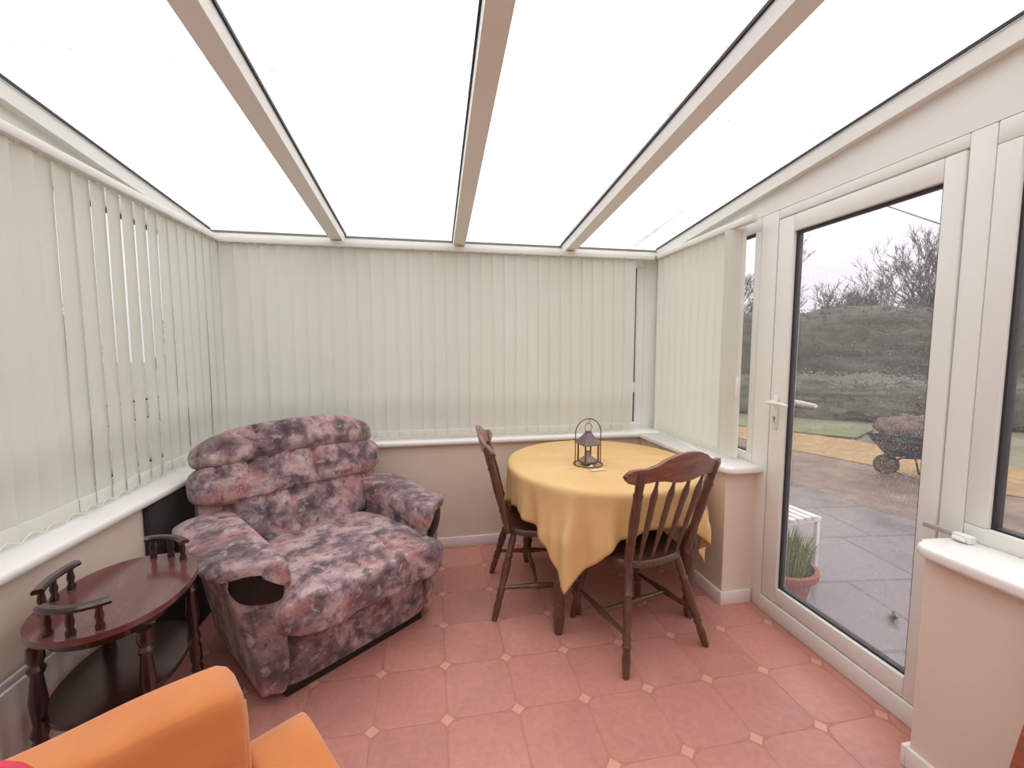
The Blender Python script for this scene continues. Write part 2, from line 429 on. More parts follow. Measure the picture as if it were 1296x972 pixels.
M['winglass'] = glass('window_glass', (.95, .95, .96, 1), .03)
M['lampglass'] = glass('lantern_glass', (.96, .95, .94, 1), .03)

# ------------------------------------------------------------------ room dimensions (metres; camera above the origin)
XL, XR = -1.20, 1.52          # inner faces of the low walls
YR = 2.885                    # inner face of the rear low wall
WL, WR, WRR = -1.40, 1.70, 3.04   # inner faces of the glazed frames (left, right, rear)
YB = -1.3                     # house wall behind the camera
SZ = .732; ST = .768          # sill underside, sill top
roofz = lambda y: 2.14+(3.0-y)*.1
PAD = 2.075                   # top of window frames / underside of wall plate

# floor
f = MB(); f.box(XL-.3, WR+.12, YB, YR+.25, -.12, 0)
struct(f.build('floor', M['floor'], smooth=False))
# low walls
w = MB(); w.box(-1.50, XL, YB, YR+.25, 0, SZ); struct(w.build('wall_left', M['wall'], smooth=False))
w = MB(); w.box(XL, XR, YR, YR+.25, 0, SZ); struct(w.build('wall_rear', M['wall'], smooth=False))
w = MB(); w.box(XR, 1.80, 1.945, YR+.25, 0, SZ, .004); struct(w.build('wall_right', M['wall'], smooth=False))
w = MB(); w.box(XR+.01, 1.80, YB, 1.03, 0, SZ, .004); struct(w.build('wall_near', M['wall'], smooth=False))
w = MB(); w.box(-1.50, 1.80, YB-.2, YB, -.12, roofz(YB)+.1); struct(w.build('wall_back', M['wall'], smooth=False))
# baseboards
def skirt(name, *segs):
    m = MB()
    for s in segs: m.box(*s, .003)
    return struct(m.build(name, M['skirt']))
h = .072
skirt('baseboard_left', (XL, XL+.015, YB, YR, 0, h))
skirt('baseboard_rear', (XL+.015, XR-.015, YR-.015, YR, 0, h))
skirt('baseboard_right', (XR-.015, XR, 1.93, YR-.015, 0, h), (XR, 1.69, 1.93, 1.945, 0, h))
skirt('baseboard_near', (XR-.005, XR+.01, YB, 1.03, 0, h), (XR-.005, 1.69, 1.03, 1.045, 0, h))

# sills with rounded nose
def sill(name, x0, x1, y0, y1, r=.014, corner=None):
    m = MB()
    if corner is None: m.box(x0, x1, y0, y1, SZ, ST, r, 3)
    else:
        # plan outline with one rounded free corner at (x0, y-end)
        cx, cy, rad, sgn = corner
        out = [(x1, y0), (x1, y1), (x0, y1), (x0, y0)]
        if sgn > 0:   # free end is y1
            arc = [(x0+rad-rad*cos(a), y1-rad+rad*sin(a)) for a in [k*PI/2/8 for k in range(9)]]
            out = [(x0, y0)]+arc+[(x1, y1), (x1, y0)]
        else:         # free end is y0
            arc = [(x0+rad-rad*sin(a), y0+rad-rad*cos(a)) for a in [k*PI/2/8 for k in range(9)]]
            out = [(x1, y0)]+arc+[(x0, y1), (x1, y1)]
        b = MB(); b.prism(out, SZ, ST)
        bmesh.ops.bevel(b.bm, geom=[e for e in b.bm.edges if abs(e.verts[0].co.z-e.verts[1].co.z) < 1e-6], offset=.012, segments=3, profile=.5, affect='EDGES')
        m.take(b.bm)
    return struct(m.build(name, M['sill']))
sill('trim_1', WL-.02, XL+.032, YB, YR-.035)
sill('trim_2', WL-.02, WR-.001, YR-.035, WRR+.02)
sill('trim_3', XR-.035, WR-.001, 1.895, YR-.035, corner=(0, 0, .05, -1))
sill('trim_4', XR-.03, WR-.001, YB, 1.055, corner=(0, 0, .06, 1))

# ------------------------------------------------------------------ glazed frames
def frame_member(m, axis, plane, a0, a1, z0, z1, d=.065, out=1):
    """a box in a wall plane: axis 'x' = wall running along x at y=plane, 'y' = wall running along y at x=plane"""
    p0, p1 = (plane, plane+d*out) if out > 0 else (plane-d, plane)
    if axis == 'x': m.box(a0, a1, p0, p1, z0, z1, .005)
    else: m.box(p0, p1, a0, a1, z0, z1, .005)
def pane(name, axis, plane, a0, a1, z0, z1, mat, parent):
    m = MB()
    if axis == 'x': m.box(a0, a1, plane-.008, plane+.008, z0, z1)
    else: m.box(plane-.008, plane+.008, a0, a1, z0, z1)
    return m.build(name, mat, parent, smooth=False)
def window(name, axis, plane, out, a0, a1, mull, z0=ST-.005, z1=PAD, transom=(1.05, 1.13), w_=.06):
    r = struct_root(name)
    m = MB()
    frame_member(m, axis, plane, a0, a1, z0, z0+.055, out=out)
    frame_member(m, axis, plane, a0, a1, z1-.07, z1, out=out)
    edges = [a0]+list(mull)+[a1]
    for i, a in enumerate(edges):
        l, h_ = (a, a+w_) if i == 0 else ((a-w_, a) if i == len(edges)-1 else (a-w_/2, a+w_/2))
        frame_member(m, axis, plane, l, h_, z0+.055, z1-.07, out=out)
    cells = []
    for i in range(len(edges)-1):
        l = edges[i]+(w_ if i == 0 else w_/2); h_ = edges[i+1]-(w_ if i == len(edges)-2 else w_/2)
        if transom:
            frame_member(m, axis, plane, l, h_, transom[0], transom[1], out=out)
            cells += [(l, h_, z0+.055, transom[0]), (l, h_, transom[1], z1-.07)]
        else: cells.append((l, h_, z0+.055, z1-.07))
    m.build('frame', M['upvc'], r)
    pl_ = plane+.032*out
    for c in cells:
        pane('pane', axis, pl_, *c, M['winglass'], r)
        g = MB()
        t_ = .007
        for (l, h_, b, tt) in ((c[0], c[0]+t_, c[2], c[3]), (c[1]-t_, c[1], c[2], c[3]), (c[0]+t_, c[1]-t_, c[2], c[2]+t_), (c[0]+t_, c[1]-t_, c[3]-t_, c[3])):
            if axis == 'x': g.box(l, h_, pl_-.018, pl_+.018, b, tt)
            else: g.box(pl_-.018, pl_+.018, l, h_, b, tt)
        g.build('gasket', M['gasket'], r, smooth=False)
    return r
window('window_1', 'y', WL, -1, YB, YR+.05, [-.5, .35, 1.2, 2.05])
window('window_2', 'x', WRR, 1, WL, WR-.10, [-.62, .16, .94])
window('window_3', 'y', WR, 1, 1.985, WRR, [], transom=None, w_=.042)
window('window_4', 'y', WR, 1, YB, 1.045, [-.1], transom=None)
# corner posts and the sloping wall plates above the windows
def plate(name, x0, x1, ya, yb):
    m = MB()
    out = [(ya, PAD), (yb, PAD), (yb, roofz(yb)-.012), (ya, roofz(ya)-.012)]
    m.prism(out, x0, x1, lambda a, b, c: (c, a, b))
    return m
m = plate('', WL-.065, WL, YB, WRR+.065); struct(m.build('trim_5', M['upvc']))
m = plate('', WR, WR+.065, YB, WRR+.065); struct(m.build('trim_6', M['upvc']))
# coving rail tucked under the roof glass along both sides
for nm, x0, x1 in (('trim_7', WL, WL+.035), ('trim_8', WR-.035, WR)):
    m = MB(); ya, yb = YB, WRR-.05
    m.prism([(ya, roofz(ya)-.075), (yb, roofz(yb)-.075), (yb, roofz(yb)-.012), (ya, roofz(ya)-.012)], x0, x1, lambda a, b, c: (c, a, b))
    struct(m.build(nm, M['upvc']))
m = MB(); m.box(WL, WR, WRR-.05, WRR+.065, PAD, roofz(WRR)-.012, .006)
m.box(WL, WR, WRR-.085, WRR-.05, PAD, PAD+.028, .006)
struct(m.build('trim_9', M['upvc']))
m = MB(); m.box(WL+.04, WR-.04, WRR-.056, WRR-.051, roofz(WRR)-.020, roofz(WRR)-.008); struct(m.build('trim_12', M['radslot']))
m = MB(); m.box(WR-.10, WR+.065, WRR, WRR+.065, ST-.005, PAD, .004); struct(m.build('trim_10', M['upvc']))
# small screw caps along the rear beam
m = MB()
for x in (-1.2, -1.02, -.72, -.68, .02, .33, .80, .86, 1.10, 1.55):
    m.lathe((x, WRR-.053, PAD+.045), (x, WRR-.047, PAD+.045), [(0, .006), (1, .006)], 8)
struct(m.build('trim_11', M['metal']))

# ------------------------------------------------------------------ glazed lean-to roof
roof = struct_root('ceiling')
RX = (-.60, .178, .957)
edges = [WL-.08]+list(RX)+[WR+.08]
def on_roof(m, x0, x1, y0, y1, d0, d1):
    m.prism([(y0, roofz(y0)+d0), (y1, roofz(y1)+d0), (y1, roofz(y1)+d1), (y0, roofz(y0)+d1)], x0, x1, lambda a, b, c: (c, a, b))
for i in range(4):
    m = MB(); on_roof(m, edges[i]+.001, edges[i+1]-.001, YB, WRR+.10, 0, .012)
    m.build('roof_pane', M['roofglass'], roof, smooth=False)
for x in RX:
    m = MB()
    on_roof(m, x-.038, x+.038, YB, WRR-.045, -.072, -.013)
    m.build('rafter', M['upvc'], roof)
    m = MB(); on_roof(m, x-.045, x-.039, YB, WRR-.05, -.012, -.001); on_roof(m, x+.039, x+.045, YB, WRR-.05, -.012, -.001)
    on_roof(m, x-.039, x+.039, YB, WRR-.05, -.0128, -.002)
    m.build('gasket', M['gasket'], roof, smooth=False)
    m = MB(); on_roof(m, x-.03, x+.03, YB, WRR+.1, .013, .03); m.build('cap', M['upvc'], roof)
m = MB()
on_roof(m, WL+.036, WL+.042, YB, WRR-.05, -.012, -.001); on_roof(m, WR-.042, WR-.036, YB, WRR-.05, -.012, -.001)
m.build('gasket', M['gasket'], roof, smooth=False)

# ------------------------------------------------------------------ patio door on the right
door = struct_root('door_1')
m = MB()   # outer frame
m.box(WR, WR+.07, 1.874, 1.984, .0, PAD, .005)
m.box(WR, WR+.07, 1.046, 1.114, .0, PAD, .005)
m.box(WR, WR+.07, 1.114, 1.874, 2.03, PAD, .005)
m.box(WR-.01, WR+.09, 1.114, 1.874, 0, .082, .006)
m.build('frame', M['upvc'], door)
m = MB()   # sash
x0, x1 = WR-.004, WR+.055
gy0, gy1, gz0, gz1 = 1.178, 1.775, .168, 1.945
m.box(x0, x1, gy1, 1.868, .088, 2.024, .006); m.box(x0, x1, 1.118, gy0, .088, 2.024, .006)
m.box(x0, x1, gy0, gy1, .088, gz0, .006); m.box(x0, x1, gy0, gy1, gz1, 2.024, .006)
m.build('sash', M['upvc'], door)
m = MB(); t_ = .010; xx0, xx1 = WR+.012, WR+.04
m.box(xx0, xx1, gy0, gy0+t_, gz0, gz1); m.box(xx0, xx1, gy1-t_, gy1, gz0, gz1)
m.box(xx0, xx1, gy0+t_, gy1-t_, gz0, gz0+t_); m.box(xx0, xx1, gy0+t_, gy1-t_, gz1-t_, gz1)
m.box(WR+.004, WR+.05, 1.8685, 1.8735, .088, 2.024)
m.build('gasket', M['gasket'], door, smooth=False)
m = MB(); m.box(WR+.018, WR+.034, gy0+.002, gy1-.002, gz0+.002, gz1-.002); m.build('pane', M['doorglass'], door, smooth=False)
# handle set
hp = MB(); hp.box(WR-.014, WR-.004, 1.812, 1.840, .985, 1.15, .004); hp = hp.build('handle_plate', M['upvc'], door)
lv = MB(); lv.lathe((WR-.014, 1.826, 1.118), (WR-.055, 1.826, 1.118), [(0, .011), (1, .010)], 12)
lv.tube([(WR-.052, 1.835, 1.118), (WR-.054, 1.80, 1.118), (WR-.052, 1.76, 1.117), (WR-.050, 1.715, 1.114)], [.009, .010, .009, .007], 10)
lv.build('lever', M['upvc'], hp)
kh = MB(); kh.lathe((WR-.0142, 1.826, 1.04), (WR-.017, 1.826, 1.04), [(0, .009), (1, .008)], 12); kh.box(WR-.017, WR-.0142, 1.822, 1.830, 1.015, 1.04); kh.build('keyhole', M['metal'], hp)
ol = MB(); ol.lathe((WR+.055, 1.826, 1.118), (WR+.10, 1.826, 1.118), [(0, .011), (1, .010)], 12)
ol.tube([(WR+.098, 1.835, 1.118), (WR+.100, 1.79, 1.117), (WR+.098, 1.70, 1.112)], [.010, .011, .009], 10)
ol.build('outside_lever', M['upvc'], door)

# door stay resting on the near frame by the sill
ds = thing('door_stay', 'small grey metal door stay with white holder fixed beside the near sill end', 'door catch', (WR-.03, 1.02, .7715))
m = MB(); m.box(-.022, -.010, .005, .105, .004, .021, .002); m.build('bar', M['alloy'], ds)
m = MB(); m.box(-.026, 0, -.03, .02, -.002, .022, .004); m.build('holder', M['upvc'], ds)
m = MB(); m.lathe((-.030, -.02, .008), (-.030, .012, .008), [(0, .006), (.5, .007), (1, .006)], 10); m.build('pin', M['upvc'], ds)

# ------------------------------------------------------------------ vertical blinds
VZ0, VZ1 = .784, 2.03
def vane_mesh(wd, curve, z0, z1, phase):
    m = MB(); nz = 14
    def fn(u, v):
        s = (u-.5)*2
        z = z0+(z1-z0)*v
        wob = .0035*sin(phase+z*2.6)*(1-v)
        return Vector((s*wd/2, curve*(1-s*s)+wob, z))
    m.grid(fn, 6, nz); return m
def blind(name, label, origin, rz, count, pitch, turn, rail, group=None, hemgap=True, tilt=None, shift=None):
    """local x runs along the rail, local -y faces the room"""
    b = thing(name, label, 'blind', origin, rz)
    m = MB(); m.box(rail[0], rail[1], -.022, .022, VZ1+.006, VZ1+.042, .006); m.build('headrail', M['upvc'], b)
    for i in range(count):
        x = (i+.5)*pitch+(shift(i) if shift else 0)
        a = turn(i)
        v = vane_mesh(.089, .006, VZ0, VZ1, i*1.7)
        o = v.build('vane', M['vane'], b, auto=None, tidy=False); q_ = tilt(i) if tilt else 0; o.location = (x-VZ1*sin(q_), 0, 0); o.rotation_euler = (0, q_, a)
        hm = MB(); hm.box(-.0435, .0435, -.0028, .0022, VZ0+.002, VZ0+.052, .001)
        q = hm.build('hem', M['vanehem'], o)
        hk = MB(); hk.box(-.008, .008, -.003, .003, VZ1-.002, VZ1+.012, .001); hk.build('hook', M['cord'], o)
    pts = []
    for i in range(count):
        x = (i+.5)*pitch
        pts += [(x, -.006, VZ0+.012)]
        if i < count-1: pts += [(x+pitch*.5, -.012, VZ0-.004)]
    m = MB(); m.tube(pts, .0016, 5); m.build('bottom_chain', M['cord'], b)
    return b
# rear blind: local x -> world +x
NP = .0803
def turn_rear(i): return R(4)+R(1.5)*sin(i*2.1)
blind('vertical_blind', 'long cream vertical blind across the rear window above armchair and table', (-1.275, 2.905, 0), 0, 34, NP, turn_rear, (-.002, 2.87), shift=lambda i: {3: -.009}.get(i, 0), tilt=lambda i: {3: R(.10), 10: R(.50)}.get(i, 0))
# left blind: runs along y; rz=90deg -> local x -> world +y, local -y -> world +x
gaps = {19, 20, 21, 22, 23}
def turn_left(i):
    if i < 17: return R(-9)
    return R(6.7) if 20 <= i <= 24 else (R(4.3) if i < 25 else R(2.2))
blind('vertical_blind', 'cream vertical blind on the left window, vanes with slits of light', (-1.285, .32, 0), PI/2, 32, NP, turn_left, (-.3, 2.55))
# right blind
def turn_right(i): return R(10)
br = blind('vertical_blind', 'short cream vertical blind beside the patio door, drawn partly open', (1.62, 2.86, 0), -PI/2, 9, NP, turn_right, (-.002, .92))
for k, yy in enumerate((.770, .784, .796)):   # vanes stacked edge-on at the open end
    v = vane_mesh(.089, .004, VZ0, VZ1, k)
    o = v.build('vane', M['vane'], br, auto=None, tidy=False); o.location = (yy, 0, 0); o.rotation_euler = (0, 0, R(58-4*k))
m = MB(); m.tube([(.845, .0, VZ1+.005), (.845, -.002, 1.22)], .0014, 5); m.tube([(.857, .0, VZ1+.005), (.855, -.002, 1.22)], .0014, 5)
pc = m.build('pull_cord', M['cord'], br)
m = MB(); m.lathe((.850, -.002, 1.235), (.850, -.002, 1.115), [(0, .004), (.08, .010), (.85, .011), (1, .007)], 12); m.build('cord_weight', M['cord'], pc)

# ------------------------------------------------------------------ radiator under the left window
rd = thing('radiator', 'white panel radiator on the left wall behind the dark side table', 'radiator', (XL+.001, .25, 0))
RZ0, RZ1, RLn = .10, .47, 1.62
m = MB()
npf = 27
def fn(u, v):
    y = u*RLn; z = RZ0+v*(RZ1-RZ0)
    edge = min(1, min(v, 1-v)/.10)
    return Vector((.066+.006*(0.5-0.5*cos(2*PI*npf*u))*max(0, min(1, edge)), y, z))
m.grid(fn, npf*8, 10)
m.box(.054, .065, 0, RLn, RZ0, RZ1, .003)
m.build('front_panel', M['rad'], rd, auto=60)
m = MB(); m.box(.018, .029, 0, RLn, RZ0, RZ1, .003); m.build('back_panel', M['rad'], rd)
m = MB()
for k in range(40):
    y = .02+k*(RLn-.04)/39
    m.box(.030, .053, y-.002, y+.002, RZ0+.02, RZ1-.02)
m.build('fins', M['radslot'], rd, smooth=False)
m = MB()
m.box(.0295, .0535, .0, .012, RZ0+.01, RZ1-.004); m.box(.0295, .0535, RLn-.012, RLn, RZ0+.01, RZ1-.004)
m.build('end_panel', M['rad'], rd)
m = MB()
m.tube([(.05, -.02, 0), (.05, -.02, .15), (.05, .01, .15)], .008, 8)
m.lathe((.05, -.02, .14), (.05, -.02, .22), [(0, .012), (.3, .018), (1, .016)], 12); m.build('valve', M['cord'], rd)
for yy in (.3, 1.3):
    m = MB(); m.box(.001, .018, yy-.02, yy+.02, .15, .42, .002); m.build('bracket', M['metal'], rd)

# ------------------------------------------------------------------ patterned armchair
AO = Vector((-.308, 1.87, 0)); fr_ang = math.atan2(.625, .78)   # local +x = chair's width, local +y = towards its back
ac = thing('armchair', 'mauve patterned reclining armchair with padded rolled arms in the rear left corner', 'armchair', AO, fr_ang)
def wr(p, s=1.0, seed=0.0):
    """soft creases"""
    q = Vector((p.x*7+seed, p.y*7, p.z*7))
    return s*(noise.noise(q)*.6+noise.noise(q*2.3)*.4)
# base box
b = soft_box(.365, .33, .155, 16, 9)
m = MB(); m.take(b, Matrix.Translation((0, .345, .185))); m.build('base', M['fabric'], ac, auto=None)
m = MB(); m.box(-.33, .33, .05, .64, .0, .045, .005); m.build('plinth', M['black'], ac)
# seat cushion with a rolled waterfall front
def seat_def(p):
    v = p.copy()
    k = max(0, (-p.y-.16)/.2)            # front roll
    v.z += -.020*k*k
    v.z += .004*(1-(p.x/.37)**2)*(1 if p.z > 0 else 0)
    pleat = .006*sin(p.x*42+2*sin(p.x*9))*min(1, k)
    v.y -= pleat
    n_ = wr(p, .013, 3); v.z += n_; v.y += n_*.5
    return v
b = soft_box(.365, .345, .085, 26, (7, 4, 2.8), seat_def)
m = MB(); m.take(b, Matrix.Translation((0, .235, .395))@Matrix.Rotation(R(-1), 4, 'X')); m.build('seat_cushion', M['fabric'], ac, auto=None)
# front footrest panel: padded roll that overhangs the base
def foot_def(p):
    v = p.copy(); v.y += .008*sin(p.x*38+1.5*sin(p.x*13))*(1 if p.y < 0 else 0); n_ = wr(p, .012, 9); v.y += n_; v.z += n_*.6; return v
b = soft_box(.385, .075, .085, 24, (8, 2.6, 2.6), foot_def)
m = MB(); m.take(b, Matrix.Translation((0, -.045, .385))); m.build('front_roll', M['fabric'], ac, auto=None)
# arms
def loft(m, prof, secs, fn, bulge=None):
    """closed profile (a, b) swept through sections (v, inset); fn places a point"""
    ca = sum(a for a, b in prof)/len(prof); cb = sum(b for a, b in prof)/len(prof); n = len(prof)
    rings = []
    for v, k in secs:
        rings.append([m.bm.verts.new(fn(ca+(a-ca)*k, cb+(b-cb)*k, v)) for a, b in prof])
    for A, B in zip(rings, rings[1:]):
        for i in range(n): m.bm.faces.new((A[i], A[(i+1) % n], B[(i+1) % n], B[i]))
    for rg, sg in ((rings[0], 0), (rings[-1], 1)):
        c_ = Vector((0, 0, 0))
        for q in rg: c_ += q.co
        c_ = m.bm.verts.new(c_/n)
        for i in range(n): m.bm.faces.new((c_, rg[(i+1) % n], rg[i]) if sg == 0 else (c_, rg[i], rg[(i+1) % n]))
def spline(pts, per=6):
    """closed Catmull-Rom through the points"""
    n = len(pts); o = []
    for i in range(n):
        p0, p1, p2, p3 = (Vector(pts[(i+j-1) % n]+(0,)) for j in range(4))
        for k in range(per):
            t = k/per
            q = .5*((2*p1)+(p2-p0)*t+(2*p0-5*p1+4*p2-p3)*t*t+(3*p1-p0-3*p2+p3)*t**3)
            o.append((q.x, q.y))
    return o
def arm_part(s):
    front = lambda u: -.005+max(0, u-.33)*.62           # the front face recedes outwards
    def place(u, z, v, lip=0.0):
        y0 = front(u)-lip; y1 = .66
        y = y0+(y1-y0)*v
        q = Vector((s*u, y, z)); n_ = noise.noise(Vector((u*9+5*s, y*7, z*9)))
        return Vector((s*(u+.007*n_), y+.006*n_*(1-v), z+.007*n_))
    body = spline([(.335, .06), (.325, .25), (.318, .42), (.322, .52), (.345, .575), (.42, .585), (.49, .575), (.505, .52), (.475, .40), (.44, .22), (.415, .06), (.375, .045)])
    m = MB(); loft(m, body, [(.0, .80), (.004, .90), (.015, .965), (.04, 1.0)]+[(k/12, 1.0) for k in range(1, 12)]+[(.98, .97), (1, .85)], place)
    side = m.build('arm', M['fabric'], ac, auto=None)
    # upholstered pad folded over the top, its front lip hanging a little over the dark end
    pad = spline([(.315, .50), (.308, .555), (.325, .600), (.375, .615), (.44, .612), (.505, .604), (.548, .590), (.558, .572), (.535, .556), (.49, .565), (.42, .572), (.35, .560)])
    def pplace(u, z, v):
        p = place(u, z, v, .016); p.z += -.022*(1-v)**3+.015*v; return p
    m = MB(); loft(m, pad, [(.0, .70), (.006, .88), (.022, .97), (.06, 1.0)]+[(k/12, 1.0) for k in range(1, 12)]+[(.98, .97), (1, .85)], pplace)
    m.build('arm_pad', M['fabric'], side, auto=None)
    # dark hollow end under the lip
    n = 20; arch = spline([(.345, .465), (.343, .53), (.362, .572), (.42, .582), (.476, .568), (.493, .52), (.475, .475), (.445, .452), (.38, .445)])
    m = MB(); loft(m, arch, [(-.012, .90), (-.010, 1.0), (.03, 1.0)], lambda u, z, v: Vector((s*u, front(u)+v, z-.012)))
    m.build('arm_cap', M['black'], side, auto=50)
for s in (-1, 1): arm_part(s)
# backrest: lower lumbar pillow, middle band, head roll, over a leaning back frame
def lean(z): return .50+.28*(z-.46)       # y of the back's front face at height z
def pillow(name, hw, z0, z1, dep, seed, ex=(5, 2.6, 2.6), arch=0.0, pleats=0, out=0.0, wrink=.016, mat='fabric', yoff=0.0):
    zc = (z0+z1)/2; hz = (z1-z0)/2
    def d(p):
        v = p.copy(); xx = p.x/hw
        v.z += arch*(1-xx*xx)-arch
        v.y += -.03*xx*xx*0 + .028*xx*xx
        if pleats and p.y < 0:
            e_ = .5+.5*(p.z/hz)
            v.y += (.048*(1-abs(sin(p.x*pleats*.42+2.2*sin(p.x*7+1))))**3)*(e_**.6)
        n_ = wr(p, wrink, seed); v.y += n_; v.z += n_*.4
        return v
    b = soft_box(hw, dep, hz, 60 if pleats > 40 else 40, ex, d)
    m = MB(); m.take(b, Matrix.Translation((0, lean(zc)+dep+out+yoff, zc))@Matrix.Rotation(R(-15), 4, 'X'))
    return m.build(name, M[mat], ac, auto=None)
pillow('lumbar_cushion', .372, .42, .71, .10, 70, (8, 3.2, 4), 0, 30, .0)
pillow('back_cushion', .478, .645, .868, .12, 80, (7, 3.2, 3.4), .012, 46, -.028)
pillow('head_cushion', .462, .828, 1.014, .125, 90, (4.2, 2.8, 2.8), .045, 26, -.052, .014)
b = soft_box(.452, .06, .40, 20, 5)
m = MB(); m.take(b, Matrix.Translation((0, .665, .50))@Matrix.Rotation(R(-14), 4, 'X')); m.build('back_panel', M['fabric'], ac, auto=None)

# thin dark panel added to give the dark patch beside the armchair
db = MB(); db.box(-1.197, -1.174, 1.945, 2.42, .002, .729, .004); db = db.build('dark_patch_panel', M['darkpanel'])
tag(db, 'dark upright panel added for the dark patch under the left sill, beside the patterned armchair', 'board')

# ------------------------------------------------------------------ oval side table with three gallery rails
TO = (-.955, 1.436, 0); TZ = .645
st = thing('side_table', 'dark mahogany oval side table with low gallery rails beside the radiator', 'side table', TO, R(8))
TA, TB = .178, .238     # half width (x), half length (y)
def oval(a, b, n=56, e=2.25):
    o = []
    for k in range(n):
        t = 2*PI*k/n; c_, s_ = cos(t), sin(t)
        o.append((a*abs(c_)**(2/e)*(1 if c_ >= 0 else -1), b*abs(s_)**(2/e)*(1 if s_ >= 0 else -1)))
    return o
def slab(a, b, z0, z1, bev=.006):
    m = MB(); m.prism(oval(a, b), z0, z1)
    bmesh.ops.bevel(m.bm, geom=[e for e in m.bm.edges if abs(e.verts[0].co.z-e.verts[1].co.z) < 1e-6], offset=bev, segments=3, profile=.5, affect='EDGES')
    return m
slab(TA, TB, TZ-.018, TZ).build('tabletop', M['mahogany_top'], st)
slab(TA-.035, TB-.04, TZ-.055, TZ-.018, .002).build('apron', M['mahogany'], st)
slab(TA-.03, TB-.02, .385, .402).build('shelf', M['mahogany'], st)
LEGP = [(0, .018), (.05, .019), (.08, .014), (.10, .020), (.13, .013), (.25, .020), (.36, .013), (.40, .020), (.43, .014), (.46, .019), (.54, .019), (.57, .013), (.60, .020), (.64, .012), (.78, .018), (.88, .012), (.93, .018), (1, .012)]
for sx in (-1, 1):
    for sy in (-1, 1):
        m = MB(); m.lathe((sx*.118, sy*.155, TZ-.05), (sx*.126, sy*.166, 0), LEGP, 16); m.build('leg', M['mahogany'], st)
def gallery(a0, a1, name='gallery_rail'):
    """a curved rail on three little posts following the table edge"""
    A, B, H = TA-.022, TB-.022, .07
    def p(t, z): return Vector((A*cos(t), B*sin(t), z))
    m = MB()
    N = 16; secs = []
    for k in range(N+1):
        t = a0+(a1-a0)*k/N
        c_ = p(t, TZ+H); nrm = Vector((cos(t)/A, sin(t)/B, 0)).normalized()
        secs.append([m.bm.verts.new(c_+nrm*dx+Vector((0, 0, dz))) for dx, dz in ((-.012, -.006), (.012, -.006), (.014, .002), (.008, .008), (-.008, .008), (-.014, .002))])
    for S0, S1 in zip(secs, secs[1:]):
        for j in range(6): m.bm.faces.new((S0[j], S0[(j+1) % 6], S1[(j+1) % 6], S1[j]))
    m.bm.faces.new(secs[0][::-1]); m.bm.faces.new(secs[-1])
    r = m.build(name, M['mahogany'], st)
    for q in (.14, .5, .86):
        t = a0+(a1-a0)*q
        k = MB(); k.lathe(p(t, TZ-.001), p(t, TZ+H-.004), [(0, .010), (.15, .011), (.3, .007), (.55, .010), (.8, .007), (1, .009)], 12); k.build('post', M['mahogany'], r)
gallery(R(-122), R(-64)); gallery(R(158), R(205)); gallery(R(42), R(100))

